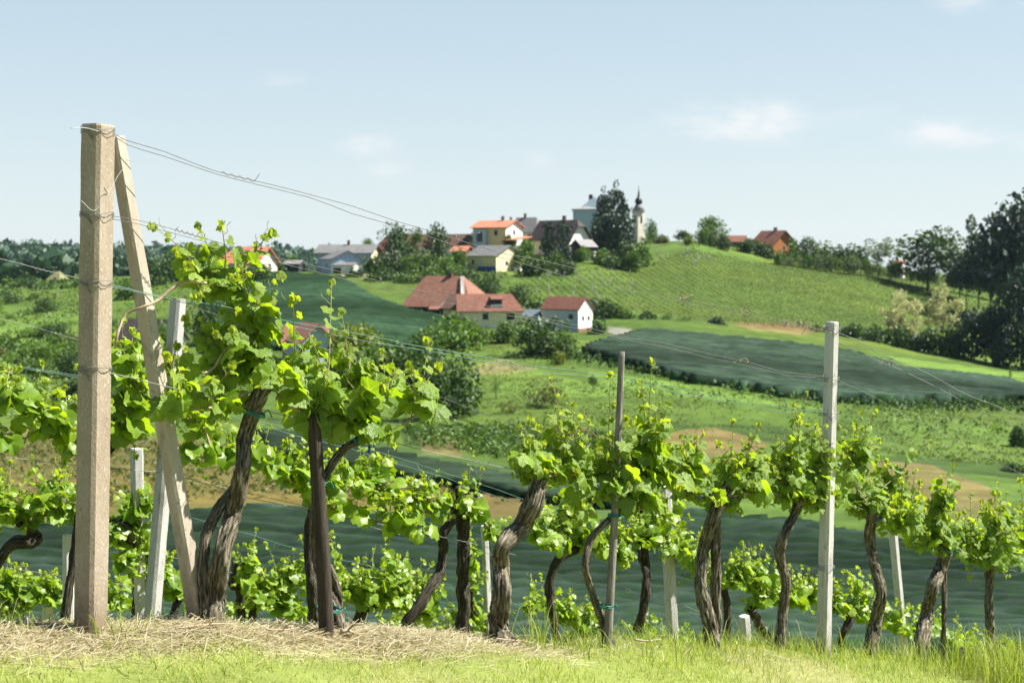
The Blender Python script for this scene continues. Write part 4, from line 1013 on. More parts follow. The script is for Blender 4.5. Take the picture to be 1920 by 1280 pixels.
# ridge house
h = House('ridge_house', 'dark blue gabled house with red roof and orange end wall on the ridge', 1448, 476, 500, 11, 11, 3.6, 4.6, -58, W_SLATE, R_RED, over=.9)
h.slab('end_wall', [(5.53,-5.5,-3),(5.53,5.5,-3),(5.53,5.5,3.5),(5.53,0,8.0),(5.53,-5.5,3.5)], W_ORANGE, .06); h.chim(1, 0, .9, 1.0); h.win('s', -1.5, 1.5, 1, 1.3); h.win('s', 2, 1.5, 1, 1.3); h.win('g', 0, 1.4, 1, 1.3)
h = House('ridge_house', 'low red roofed annex left of the dark blue ridge house', 1398, 466, 510, 9, 6, 2.6, 2.0, -8, W_WOOD, R_RED, over=.5); h.win('s', 0, .6, 1, 1)
h = House('pump_house', 'tiny pale hut hidden among dark bushes below the cream trees', 1722, 664, 345, 3.0, 2.6, 3.4, 1.1, -40, W_BLUE, R_LG, cat='hut', over=.3); h.win('s', 0, 1, .7, .8)
h = House('cabin', 'tiny red roofed cabin beside the broad ridge tree', 1690, 500, 488, 3.0, 3, 1.0, 1.1, -40, W_WHITE, R_OR, cat='hut', over=.3); h.win('s', 0, .6, .7, .7)
# church
h = House('church_hall', 'blue grey church hall with a pyramid roof and lantern behind the conifers', 1120, 462, 520, 9.0, 9.0, 13.6, 1.0, -10, W_TEAL, R_LG, hip=(4.2, 4.2), over=.5, cat='church')
h.box('cornice', -4.8, 4.8, -4.8, 4.8, 12.8, 13.3, W_BLUE)
h2 = House('church_hall', '', 1136, 462, 525, 10.0, 9.5, 13.6, 4.6, -10, W_TEAL, R_BLUE, hip=(4.6, 4.6), over=.4, parent=h.t); h2.box('lantern', -1.9, -.5, -.6, .8, 16.8, 19.2, R_DARK)
b = PY(1197, 468, 512); t = thing('church_tower', b, 'slim pale church tower with a dark onion spire', 'church tower')
def sc_(z): return np.array([b[0], b[1], b[2] + z])
mp_ = 512 / FPX
hs = (470 - 398) * mp_; w_ = 1.55
mb = MB(); V, F = boxq(-w_, w_, -w_, w_, -3, hs); a = R_(35); Rz = np.array([[math.cos(a), -math.sin(a), 0], [math.sin(a), math.cos(a), 0], [0, 0, 1]])
mb.add(V @ Rz.T + b, F); tw = mb.build('wall', W_SAND, t, smooth=False); ROOT[tw.name] = b
for sx in ((0, -1), (1, 0), (-1, 0)):
    mb = MB(); V, F = boxq(-.38, .38, -.06, .06, hs - 4.4, hs - 1.6)
    V = V + np.array([0, -w_ - .02, 0]); q = math.atan2(sx[0], -sx[1]); Rq = np.array([[math.cos(q), -math.sin(q), 0], [math.sin(q), math.cos(q), 0], [0, 0, 1]])
    mb.add((V @ Rq.T) @ Rz.T + b, F); mb.build('window', M_GLASS, t, smooth=False)
mb = MB(); tube(mb, [sc_(hs - .1), sc_(hs + .25)], [w_ * 1.55, w_ * 1.5], 8); tube(mb, [sc_(hs + .25), sc_(hs + 1.6), sc_(hs + 2.3)], [w_ * 1.45, w_ * .95, w_ * .7], 8); mb.build('helm_roof', pm_('helm grey', (.33, .31, .31)), t)
mb = MB(); zz_ = [2.2, 2.5, 3.1, 3.7, 4.3, 4.8, 5.2, 5.8, 6.6, 7.6, 9.2]; rr2 = [.75, 1.05, 1.35, 1.35, 1.05, .65, .42, .36, .3, .12, .05]
tube(mb, [sc_(hs + z) for z in zz_], rr2, 12); mb.build('spire', M_ONION, t)
# ------------------------------------------------------------------ posts and stakes of the vine rows
def down(p, depth=.15):
    """the first point of a member, carried on to just under the ground"""
    p = np.array(p, float); g = float(H(p[0], p[1])) - depth
    if p[2] > g: p[2] = g
    return p
def square_post(mb, p0, p1, w, rot, ch=.16, wob=.0, seed=0, taper=1.0, step=.05, mat=0, capin=.0):
    p0 = np.array(p0, float); p1 = np.array(p1, float); ax_ = p1 - p0; Ln = np.linalg.norm(ax_); ax_ /= Ln
    e1 = np.array([math.cos(rot), math.sin(rot), 0]); e1 -= ax_ * (e1 @ ax_); e1 /= np.linalg.norm(e1); e2 = np.cross(ax_, e1)
    h = w / 2; c = w * ch
    prof = np.array([(h, -h + c), (h, -h * .3), (h, h * .3), (h, h - c), (h - c, h), (h * .3, h), (-h * .3, h), (-h + c, h), (-h, h - c), (-h, h * .3), (-h, -h * .3), (-h, -h + c), (-h + c, -h), (-h * .3, -h), (h * .3, -h), (h - c, -h)])
    k = len(prof); n = max(3, int(Ln / step)); ts = np.concatenate([np.linspace(0, 1 - .008 / Ln, n), [1]])
    V = []; U = []
    for i, t in enumerate(ts):
        s = (1 + (taper - 1) * t) * (1 if i < n else .93)
        q = p0 + ax_ * Ln * t
        for j, (a, b_) in enumerate(prof):
            nz_ = 1 + wob * mnoise.noise(Vector((a * 30 + seed, b_ * 30, t * Ln * 9)))
            V.append(q + (e1 * a + e2 * b_) * s * nz_); U.append((j / k, t * Ln))
    i = np.arange(len(ts) - 1)[:, None] * k; j = np.arange(k)[None]; j2 = (j + 1) % k
    F = np.stack([i + j, i + j2, i + k + j2, i + k + j], -1).reshape(-1, 4)
    mb.add(np.array(V), [F, (np.arange(k) + (len(ts) - 1) * k)[None]], mat, None, np.array(U))
def post(name, v, top, base, w, rot, m, label, cat='post', ch=.16, wob=.05, seed=1, y0=None, dv=0, taper=.94):
    pt = PR(v, *top); pb = PR(v, *base); g = float(H(pb[0], pb[1])) - .2
    d = pb - pt
    if pb[2] > g: pb = pb + d * ((g - pb[2]) / d[2])
    mb = MB(); square_post(mb, pb, pt, w, rot, ch, wob, seed, taper)
    o = mb.build(name, m, smooth=False, off=pb); tag(o, label, cat); return o, pb, pt
_, E0, E1 = post('end_post', 0, (184, 234), (170, 1172), .104, R_(61 + 2), M_POST1, 'thick ochre brown concrete end post of the front row, at the left', ch=.13, wob=.03, taper=.99)
_, B0, B1 = post('brace', .07, (217, 256), (373, 1168), .073, R_(58), M_BRACE, 'slanting concrete brace leaning against the thick end post', 'brace', ch=.15, wob=.03, taper=.8)
_, P0_, P1_ = post('row_post', 0, (1560, 603), (1544, 1222), .080, R_(39), M_POST, 'tall pale concrete post standing at the right of the front row', ch=.2, seed=3, taper=.86)
for (v, tp, bs, w, rot, m, lab) in [
  (1.9, (334, 560), (284, 1172), .080, 60, M_POSTG, 'leaning grey concrete post just right of the brace, white on its right edge'),
  (1.9, (1247, 913), (1263, 1230), .080, 30, M_POST, 'pale concrete post half hidden by leaves, left of the dark straight trunk'),
  (1.9, (1674, 993), (1696, 1228), .066, 40, M_POST, 'pale concrete post in the second row right of the tall pale post'),
  (3.9, (256, 840), (262, 1170), .082, 35, M_POSTG, 'straight pale post between the thick end post and the leaning grey post'),
  (3.9, (908, 985), (916, 1175), .055, 35, M_POST, 'slim white post behind the fourth front vine'),
  (3.9, (1395, 1154), (1402, 1230), .095, 35, M_POST, 'short pale post stub behind the sixth front vine'),
  (3.9, (1210, 1140), (1212, 1222), .045, 35, M_POST, 'thin short pale peg left of the half hidden pale post'),
  (3.9, (128, 1000), (128, 1180), .070, 35, M_POST, 'white post mostly hidden behind the left edge of the thick end post'),
  (5.9, (90, 1135), (88, 1186), .085, 35, M_POST, 'low pale post stub at the far left behind the hay'),
  (5.9, (1430, 1175), (1432, 1222), .085, 35, M_POST, 'low post stub right of the short pale stub')]:
    post('row_post', v, tp, bs, w, R_(rot), m, lab, ch=.18, seed=hash(tp[0]) % 50)
def stake(v, top, base, r0, r1, m, label, dv=0):
    pt = PR(v, *top); pb = PR(v, *base); g = float(H(pb[0], pb[1])) - .2; d = pb - pt
    if pb[2] > g: pb = pb + d * ((g - pb[2]) / d[2])
    P = smooth_path([pb, (pb + pt) / 2 + np.array([.006, 0, 0]), pt], .03); n = len(P)
    mb = MB(); rad = np.linspace(r0, r1, n); rad[-1] *= .9
    tube(mb, P, rad, 14, disp=lambda th, s: 1 + .05 * np.array([[mnoise.noise(Vector((math.cos(a) * 3, math.sin(a) * 3, q * 2))) for a in th] for q in s]))
    o = mb.build('wooden_stake', m, off=pb); return tag(o, label, 'stake'), pb, pt
stake(-.10, (587, 775), (612, 1196), .034, .030, M_STAKED, 'dark round wooden stake tied to the second front vine')
stake(-.06, (1166, 659), (1138, 1215), .0235, .0165, M_STAKE, 'tall thin weathered stake rising from the middle vine')
stake(5.9, (538, 1156), (534, 1192), .055, .055, M_STAKEM, 'short mossy stake stub left of the dark wooden stake')
stake(5.9, (817, 1190), (815, 1205), .04, .04, M_STAKEM, 'little brown stake stub left of the fourth front vine trunk')
stake(5.9, (856, 1170), (852, 1200), .035, .035, M_STAKEM, 'little yellowish stake stub below the narrow young vine')

# ------------------------------------------------------------------ wires
def wire(v, pts, label, m=M_WIRE, rad=.0015, sag=.0, seed=0, wobble=.004, name='wire', group=None, twist=None):
    P = np.array([PR(v if not isinstance(v, (list, tuple)) else v[i], *p) for i, p in enumerate(pts)])
    S = smooth_path(P, .06); r = np.random.default_rng(seed + 5)
    k = np.arange(len(S)); w = np.stack([np.interp(k, k[::4], r.normal(0, wobble, len(k[::4]))) for _ in range(3)], -1) if len(S) > 8 else 0
    S = S + w
    mb = MB(); tube(mb, S, rad, 5)
    if twist:                                   # short twisted joints along the wire
        for (tx, ty, ln) in twist:
            c = PR(v if not isinstance(v, (list, tuple)) else v[0], tx, ty); j = np.argmin(((S - c) ** 2).sum(1)); d = S[min(j + 1, len(S) - 1)] - S[max(j - 1, 0)]; d /= np.linalg.norm(d)
            q = np.linspace(-.5, .5, 40)[:, None] * ln * d + S[j]
            a = np.linspace(0, 26, 40); q = q + np.stack([np.zeros(40), np.cos(a), np.sin(a)], -1) * .006
            q = np.vstack([q, q[-1] + np.array([.02, -.01, .025])])
            tube(mb, q, .0013, 4)
    return tag(mb.build(name, m, off=S[0]), label, 'wire', group)
wire(-.02, [(205,246),(232,262),(330,296),(430,326),(560,360),(740,414),(900,462),(1080,505),(1270,556),(1400,584),(1480,603),(1552,622)], 'upper of the two top wires of the front row', M_WIRED, seed=1, twist=[(440,322,.16),(1280,553,.06)])
wire(.02, [(205,250),(240,272),(330,300),(430,331),(600,378),(740,424),(900,474),(1080,522),(1270,567),(1400,594),(1480,608),(1552,618)], 'lower of the two top wires of the front row', M_WIRED, seed=2, twist=[(1400,585,.05)])
wire(0, [(1566,620),(1620,645),(1670,672),(1740,700),(1830,745),(1940,795),(2100,880)], 'upper wire running right from the tall pale post', seed=3, rad=.0021, twist=[(1672,670,.07)])
wire(.02, [(1566,636),(1620,662),(1670,685),(1760,728),(1850,775),(1940,812),(2100,900)], 'lower wire running right from the tall pale post', seed=4, rad=.0021)
wire(-.04, [(205,405),(260,413),(330,430),(400,450),(520,483),(700,525),(850,560),(1000,592),(1150,625),(1300,655),(1450,690),(1550,705)], 'upper wire of the second pair on the front row', M_WIRED, seed=5, twist=[(350,440,.10)], rad=.0013)
wire(.03, [(205,410),(260,421),(330,440),(400,460),(520,490),(700,535),(850,570),(1000,600),(1150,632),(1300,663),(1450,697),(1550,710)], 'lower wire of the second pair on the front row', M_WIRED, seed=6, rad=.0013)
wire(0, [(1562,708),(1640,745),(1700,780),(1800,830),(1940,900)], 'faint second wire right of the tall pale post', seed=7, rad=.0011)
wire(-.03, [(150,530),(218,534),(262,545),(330,560),(420,576),(545,604),(700,632),(850,660),(1000,686),(1150,704),(1300,735),(1450,762),(1548,772)], 'upper green wire of the front row', M_WIREG, .0016, seed=8)
wire(.03, [(218,538),(262,550),(330,566),(420,583),(545,611),(700,642),(850,668),(1000,694),(1150,712),(1300,742),(1450,768),(1548,776)], 'lower green wire of the front row', M_WIREG, .0016, seed=9)
wire(0, [(1560,776),(1640,812),(1700,845),(1800,888),(1940,945)], 'green wire running right from the tall pale post', M_WIREG, .0013, seed=10)
wire(-.03, [(150,689),(218,700),(300,722),(400,748),(480,768),(640,806),(790,843),(880,862),(960,880),(1030,893),(1180,905),(1280,925),(1370,932)], 'bare support wire at the vine heads of the front row', rad=.0019, seed=11, twist=[(900,864,.14)])
wire(0, [(1370,932),(1460,936),(1550,940),(1640,962),(1780,1025),(1860,1058),(1960,1085)], 'support wire at the heads of the right hand front vines', rad=.0016, seed=12)
wire(1.9, [(-40,478),(0,485),(80,507),(145,522),(240,545),(334,566)], 'top wire of the second row left of the leaning post', seed=13, rad=.0018, twist=[(85,508,.12)])
wire(1.9, [(334,566),(430,598),(560,645),(660,682),(770,722),(880,765),(1000,806),(1120,858),(1247,917)], 'dark twisted top wire of the second row passing behind the vines', M_WIRED, seed=14, rad=.0016, twist=[(905,770,.16)])
wire(1.9, [(-40,588),(0,598),(70,615),(145,636),(240,660),(320,680)], 'thin second wire of the second row left of the leaning post', seed=15, rad=.0011)
wire(1.86, [(-40,672),(0,680),(80,694),(145,704),(310,740),(500,792),(620,822),(740,856),(850,890),(960,928),(1080,975),(1250,1030)], 'upper green wire of the second row', M_WIREG, .0016, seed=16)
wire(1.94, [(-40,676),(0,685),(80,699),(145,710),(310,748),(500,800),(620,832),(740,866),(850,902),(960,940),(1080,988),(1250,1042)], 'lower green wire of the second row', M_WIREG, .0016, seed=17)
wire(1.88, [(-40,850),(20,858),(140,869),(250,879),(330,890),(480,928),(620,960),(720,985),(850,1010),(960,1040),(1060,1068),(1190,1105),(1330,1150)], 'upper bare support wire of the second row', rad=.0018, seed=18)
wire(1.94, [(330,890),(480,934),(620,966),(720,992),(850,1020),(960,1050),(1060,1080),(1190,1116),(1330,1162)], 'lower bare support wire of the second row', rad=.0018, seed=19)
wire(3.9, [(-40,980),(0,988),(140,1005),(250,1025),(330,1046),(500,1090),(660,1128),(850,1175)], 'support wire of the third row', rad=.0018, seed=20)
wire(3.9, [(260,940),(420,990),(560,1029),(700,1062),(860,1100),(1000,1140)], 'green wire of the third row', M_WIREG, .0016, seed=21)
wire(3.9, [(-40,796),(60,826),(140,850),(256,846),(420,905),(620,968),(800,1020),(910,1010)], 'top wire of the third row', rad=.0014, seed=22) if False else None
wire(5.9, [(-40,1052),(0,1060),(130,1082),(260,1100),(430,1128),(560,1150),(700,1176),(830,1196)], 'support wire of the fourth row', rad=.002, seed=23)
# wire wound round the posts
def winding(c0, c1, ys, v, rad, label, seed=0, r=.0014, m=M_WIRE, turns=1.6):
    rg = np.random.default_rng(seed); mb = MB()
    for y in ys:
        c = PR(v, *(np.array(c0) + (np.array(c1) - np.array(c0)) * (y - c0[1]) / (c1[1] - c0[1])))
        a = np.linspace(0, 6.283 * turns, 40)
        q = np.stack([np.cos(a) * rad, np.sin(a) * rad, .006 * np.sin(a * 2 + y) + np.linspace(0, .012, 40) + rg.normal(0, .0012, 40)], -1) + c
        q = np.vstack([q, q[-1] + np.array([.03, -.015, -.02]), q[-1] + np.array([.05, -.02, -.045])])
        tube(mb, q, r, 4)
    return tag(mb.build('wire_winding', m, off=c), label, 'wire')
for y, lab in ((246, 'wire wound round the very top of the thick end post'), (404, 'wire wound round the thick end post level with the second wires'), (531, 'wire wound round the thick end post level with the green wires'), (690, 'wire wound round the middle of the thick end post')):
    winding((184,234), (170,1172), [y, y + 4], 0, .066, lab, seed=y)
for y, lab in ((614, 'wire wound round the top of the tall pale post'), (708, 'wire wound round the tall pale post at the second wires'), (775, 'wire wound round the tall pale post at the green wire'), (1060, 'rusty wire wound low round the tall pale post')):
    winding((1560,603), (1544,1222), [y, y + 5], 0, .054, lab, seed=y, r=.0016)
mb = MB(); q = smooth_path([PR(-.16, 132, 240), PR(-.14, 160, 240), PR(-.13, 184, 246)], .02); tube(mb, q, .0016, 4)
q = smooth_path([PR(-.15, 152, 376), PR(-.13, 176, 395), PR(-.13, 200, 368), PR(-.1, 226, 322), PR(-.1, 250, 304), PR(-.1, 236, 300)], .02); tube(mb, q, .0013, 4)
tag(mb.build('string', M_WHITE, off=q[0]), 'white string tied slantwise across the thick end post', 'string')
def scrap(v, x, y, n, spread, label, seed, m):
    rg = np.random.default_rng(seed); mb = MB()
    for k in range(n):
        c = PR(v, x + rg.uniform(-spread, spread), y + rg.uniform(-4, 4) + .2 * 0); a = np.linspace(0, rg.uniform(6, 14), 26); R0 = rg.uniform(.006, .014)
        q = np.stack([np.linspace(0, rg.normal(0, .05), 26) + R0 * np.cos(a), R0 * np.sin(a), np.linspace(0, -abs(rg.normal(0, .035)), 26) + R0 * np.sin(a * 1.3)], -1) + c
        tube(mb, q, .0017, 4)
    return tag(mb.build('dried_tendril', m, off=c), label, 'tendril')
scrap(0, 1498, 606, 9, 26, 'tangle of dried tendrils on the top wire left of the tall pale post', 3, M_CANE)
scrap(0, 1395, 580, 2, 2, 'dried tendril hanging from the top wire', 4, M_CANE)
scrap(0, 1280, 552, 3, 8, 'dried knots on the top wire above the hill vineyard', 5, M_CANE)
scrap(0, 1398, 676, 2, 2, 'dried knot on the second wire left of the tall pale post', 6, M_CANE)
scrap(0, 1674, 676, 4, 5, 'dried tendril joining the two wires right of the tall pale post', 7, M_WIRE)
scrap(0, 882, 440, 2, 3, 'knot on the top wire above the orange village roof', 8, M_WIRE)
scrap(0, 1298, 740, 2, 5, 'dried tendril on the green wire right of the thin stake', 9, M_CANE)

# ------------------------------------------------------------------ leaves
def leaf_template(N, seed, teeth=True, fold=.25, cup=.25, twist=0):
    r = np.random.default_rng(seed)
    th = np.linspace(-np.pi, np.pi, N, endpoint=False) + np.pi / N
    rr = np.full(N, .72)
    for a0, amp, w in ((0, .30, .34), (.95, .21, .34), (-.95, .21, .34), (1.85, .12, .42), (-1.85, .12, .42)):
        rr = np.maximum(rr, .72 + amp * np.exp(-((th - a0) / w) ** 2) * r.uniform(.92, 1.08))
    rr *= np.where(np.abs(th) > 2.6, .25 + .75 * (np.pi - np.abs(th)) / .54, 1.0)
    if teeth: rr *= 1 + .05 * np.where(np.arange(N) % 2 == 0, 1, -1)
    rings = [.38, .72, 1.0]
    V = [(0, 0, 0)]; U = [(0, 0)]
    ph = r.uniform(0, 6.28, 3)
    for q in rings:
        R = rr * q; x = np.sin(th) * R; y = np.cos(th) * R
        z = fold * np.abs(x) - cup * R ** 2 * .7 + .055 * q * np.sin(5 * th + ph[0]) + .05 * q * q * np.sin(9 * th + ph[1]) - .10 * np.maximum(y, 0) ** 2 + twist * x * y
        V += list(zip(x, y, z)); U += list(zip(x, y))
    j = np.arange(N); j2 = (j + 1) % N
    F3 = np.stack([np.zeros(N, int), 1 + j2, 1 + j], -1)
    F4 = []
    for k in range(len(rings) - 1):
        a = 1 + k * N; b = 1 + (k + 1) * N; F4.append(np.stack([a + j, a + j2, b + j2, b + j], -1))
    keep = np.abs(th) < 3.3
    return np.array(V), F3[:, ::-1], np.concatenate(F4)[:, ::-1], np.array(U)
LT_HI = [leaf_template(34, s, True, f, c, t) for s, f, c, t in ((1, .18, .35, .1), (2, .35, .2, -.15), (3, -.05, .5, .2), (4, .5, .1, 0), (5, .1, .1, .25), (6, -.2, .45, -.1))]
LT_LO = [leaf_template(18, s, False, f, c, t) for s, f, c, t in ((1, .18, .35, .1), (2, .35, .2, -.15), (3, -.05, .5, .2), (4, .5, .1, 0))]
def rotm(t, n):
    t = t / np.linalg.norm(t); n = n - t * (n @ t); n /= max(np.linalg.norm(n), 1e-6); return np.stack([np.cross(t, n), t, n], -1)
def add_leaf(mb, p, tdir, nrm, size, rg, hi, young, mat=0):
    V, F3, F4, U = (LT_HI if hi else LT_LO)[rg.integers(0, 6 if hi else 4)]
    M = rotm(tdir, nrm)
    W_ = (V * size * .62 * np.array([rg.uniform(.9, 1.1), 1, 1])) @ M.T + p
    c = np.array([np.clip(rg.normal(.45, .28), 0, 1), young, rg.random(), 1.])
    mb.add(W_, [F3, F4], mat, c, U)
def make_shoot(base, tip, lsize, rg, hi, parent, mats, young0=0., dens=1.0, cl=False):
    """one green shoot with its leaves"""
    base = np.array(base); tip = np.array(tip); Ln = np.linalg.norm(tip - base); d = (tip - base) / max(Ln, 1e-6)
    side = np.cross(d, [0, 0, 1.]) if abs(d[2]) < .95 else np.array([1., 0, 0]); side /= max(np.linalg.norm(side), 1e-6)
    bend = rg.normal(0, .07) * Ln
    P = smooth_path([base, base + (tip - base) * .35 + side * bend + np.array([0, 0, .04 * Ln]), base + (tip - base) * .7 + side * bend * .6 + np.array([0, 0, .05 * Ln]), tip], .03)
    n = len(P); t_ = np.linspace(0, 1, n)
    sm = MB(); tube(sm, P, (.0040 if Ln > .25 else .0032) * (1 - .68 * t_), 6)
    lm = MB(); nn_ = max(3, int(Ln / ((.056 if cl else .042) / dens)) + 2); phi = rg.uniform(0, 6.28)
    for k in range(nn_):
        f = (k + .4) / nn_; q = P[min(n - 1, int(f * (n - 1)))]
        a = phi + k * np.pi + rg.normal(0, .45)
        out = np.array([math.cos(a), math.sin(a), rg.uniform(-.1, .55)])
        sz = lsize * ((1 - .86 * f ** 1.15) if cl else (1 - .78 * f ** 2.2)) * rg.uniform(.5, 1.2)
        pl = sz * rg.uniform(.35, .7)
        e = q + out * pl
        tube(sm, [q, q + out * pl * .5 + np.array([0, 0, .004]), e], [.0018, .0014, .0012] if hi else .0016, 4, cap=False)
        td = out * rg.uniform(.3, .9) + np.array([0, 0, -rg.uniform(.15, 1.0) * (1 - .5 * f)])
        nr = np.array([rg.normal(.42, .5), rg.normal(-.38, .5), rg.uniform(.3, 1.0)])
        y_ = np.clip(young0 + .85 * max(0, f - .5) * 1.7 * (Ln > .16) + rg.normal(0, .10), 0, 1)
        add_leaf(lm, e, td, nr, sz, rg, hi, y_)
        if hi and cl and .15 < f < .55 and rg.random() < .6:      # young flower cluster
            cp_ = q - out * .03; cd = np.array([-out[0], -out[1], .6]); m = 46
            tt_ = rg.random(m); rad = .012 * (1 - tt_ * .7)
            cc = cp_ + cd[None] * tt_[:, None] * .06 + rg.normal(size=(m, 3)) * rad[:, None] * .7
            V, F = quads(cc, .0042, rg); sm.add(V, F, 1)
            tube(sm, [q, cp_, cp_ + cd * .055], .0014, 4)
    # growing tip: tiny folded leaves and a tendril
    for k in range(4):
        a = rg.uniform(0, 6.28); add_leaf(lm, P[-1] + rg.normal(0, .006, 3), np.array([math.cos(a) * .5, math.sin(a) * .5, 1.]), np.array([math.sin(a), -math.cos(a), .2]), lsize * rg.uniform(.14, .34), rg, False, rg.uniform(.4, .9))
    if Ln > .2:
        for k in range(2 if hi else 1):
            q = P[int((n - 1) * rg.uniform(.75, .97))]; a = rg.uniform(0, 6.28); s_ = np.linspace(0, 1, 12)[:, None]
            d2 = np.array([math.cos(a) * .6, math.sin(a) * .6, .8]) * rg.uniform(.04, .09)
            tube(sm, q + d2 * s_ + np.stack([.008 * np.sin(s_[:, 0] * 6), .006 * np.sin(s_[:, 0] * 9), .01 * s_[:, 0] ** 2], -1), .0012, 4, cap=False)
    so_ = sm.build('shoot', [mats[1], M_LEAFD], parent)
    lm.build('foliage', mats[0], so_)
    return so_
M_LEAFD = mat('flower cluster buds', (.03, .07, .015), (.06, .12, .03), 40, .6)
def trunk_mesh(mb, pts, v, rg, hi, jit=.03, swell=.68, gnarl=.27):
    """pts: (x, y, width in photo pixels)"""
    Q = []
    for i, (x, y, w) in enumerate(pts):
        p = PR(v + (rg.normal(0, jit) if i else 0), x, y); Q.append([*p, w / FPX * p[1] / 2 * swell])
    g = float(H(Q[0][0], Q[0][1]))
    if Q[0][2] > g - .03: Q.insert(0, [Q[0][0], Q[0][1], g - .08, Q[0][3] * 1.15])
    S = smooth_path(np.array(Q), .009 if hi else .02); P = S[:, :3]; R = np.maximum(S[:, 3], .004)
    so_ = rg.uniform(0, 50)
    def disp(th, s):
        o = np.empty((len(s), len(th)))
        for i, q in enumerate(s):
            tw = q * 2.2
            for j, a in enumerate(th):
                ca_, sa_ = math.cos(a + tw), math.sin(a + tw)
                lump = mnoise.noise(Vector((ca_ * .9 + so_, sa_ * .9, q * 9)))
                rdg = mnoise.noise(Vector((ca_ * 3.2, sa_ * 3.2 + so_, q * 5)))
                fine = mnoise.noise(Vector((ca_ * 8, sa_ * 8 + so_, q * 16)))
                o[i, j] = 1 + gnarl * 1.1 * lump + gnarl * (.55 - abs(rdg) * 2.6) + gnarl * .6 * fine
        return o
    tube(mb, P, R, 30 if hi else 14, disp=disp)
    if hi:                                   # loose bark fibres
        T_, N_, B_ = frames(P)
        for k in range(int(len(P) * .9)):
            i = rg.integers(2, len(P) - 12); m = rg.integers(4, 11); a = rg.uniform(0, 6.28); j = np.arange(i, i + m)
            od = np.cos(a) * N_[j] + np.sin(a) * B_[j]; lift = np.linspace(1.0, 1.0 + rg.uniform(.05, .4), m)[:, None]
            c = P[j] + od * R[j][:, None] * 1.05 * lift; sd = np.cross(od, T_[j]) * rg.uniform(.0008, .0028)
            V = np.concatenate([c - sd, c + sd]); F = np.stack([np.arange(m - 1), np.arange(1, m), m + np.arange(1, m), m + np.arange(m - 1)], -1)
            mb.add(V, F, 0, None, np.stack([np.full(2 * m, a / 6.28), np.tile(np.arange(m) * .01 + k, 2)], -1))
    return P, R
def vine(label, v, trunks, canes, tips, nfill, fh, lsize, hi=True, seed=0, young=0., droop=.3, dens=1.0, group=None, cap=None, dvr=.10, bark=None, sp=22, bare=()):
    rg = np.random.default_rng(seed + 100)
    b = PR(v, *trunks[0][0][:2]); t = thing('grapevine', (b[0], b[1], float(H(b[0], b[1]))), label, 'grapevine', group)
    mb = MB()
    for tr in trunks: trunk_mesh(mb, tr, v + (0 if tr is trunks[0] else .03), rg, hi)
    tk = mb.build('trunk', bark or (M_BARK if hi else M_BARK2), t)
    CP = []
    for c in canes:
        off = rg.normal(0, .03); P = np.array([PR(v + off + rg.normal(0, .02), *p) for p in c]); S = smooth_path(P, .03)
        cm_ = MB(); rad = np.linspace(.0085, .0045, len(S)) * (1 if hi else .9)
        nod = 1 + .22 * (np.arange(len(S)) % 3 == 0)
        tube(cm_, S, rad * nod, 7); cm_.build('cane', M_CANE, t); CP.append(S)
    for c in bare:
        P = np.array([PR(v + rg.normal(0, .02), *p) for p in c]); S = smooth_path(P, .03); cm_ = MB(); tube(cm_, S, np.linspace(.008, .0045, len(S)) * (1 + .22 * (np.arange(len(S)) % 3 == 0)), 7); cm_.build('cane', M_CANE, t)
    allc = np.concatenate(CP); cx_, cy_ = proj(allc)
    mats = (M_LEAF if hi else M_LEAF2, M_STEM)
    for (x, y) in tips:
        k = np.argmin((cx_ - x) ** 2 + .15 * (cy_ - y) ** 2 + rg.uniform(0, 500, len(cx_))); d = rg.normal(0, dvr)
        make_shoot(allc[k], PR(v + d, x, y), lsize, rg, hi, t, mats, young, dens, True)
    for i in range(nfill):
        k = rg.integers(0, len(allc)); ln = rg.uniform(*fh) / FPX * allc[k][1]
        x0, y0 = cx_[k], cy_[k]
        a = rg.normal(0, .55)
        dz = math.cos(a); dd = np.array([math.sin(a) * DU[0], math.sin(a) * DU[1], dz])
        if rg.random() < droop: dd = np.array([rg.normal(0, .7), rg.normal(-.2, .6), rg.uniform(-.7, .2)]); ln *= .55
        dd[:2] += DN * rg.normal(0, .35); dd /= np.linalg.norm(dd)
        make_shoot(allc[k], allc[k] + dd * ln, lsize * rg.uniform(.85, 1.1), rg, hi, t, mats, young, dens)
    return t
V = vine
V('old front vine with the thickest furrowed trunk beside the brace', 0, [[(400,1172,62),(404,1120,54),(414,1040,46),(438,960,44),(452,880,42),(462,810,42),(482,750,44),(502,708,48),(506,690,44)], [(384,1130,34),(380,1060,28),(390,995,28),(416,945,28),(448,905,24)]],
  [[(490,720),(440,748),(400,764),(340,768),(300,766)],[(500,700),(474,640),(452,590),(425,550),(400,535)],[(510,716),(540,700),(590,690)],[(490,720),(450,700),(425,660),(395,640)],[(470,640),(430,650),(400,690),(380,700)]],
  [(285,424),(328,470),(415,422),(385,470),(494,446),(455,500),(525,520),(550,560),(350,500),(430,520),(380,600),(440,620),(345,600),(330,650),(370,560)], 28, (60,165), .130, seed=3, bare=[[(400,535),(365,528),(330,536),(298,562),(270,575),(236,590),(220,628),(216,650)]], dens=.9, dvr=.12)
V('second front vine with a forked trunk tied to the dark stake', -.02, [[(636,1192,52),(628,1140,34),(606,1090,28),(590,1020,24),(588,960,22),(600,915,20),(622,872,20),(645,842,20),(672,826,24)], [(630,1180,40),(634,1120,26),(618,1060,18)]],
  [[(520,745),(560,770),(600,780),(650,798),(680,815)],[(676,826),(710,818),(750,800),(790,770)],[(640,795),(680,770),(720,745)]],
  [(622,530),(640,585),(655,655),(716,662),(804,640),(770,690),(790,720),(690,690),(822,690),(740,700),(585,640),(560,680)], 16, (50,140), .15, seed=2, dvr=.10)
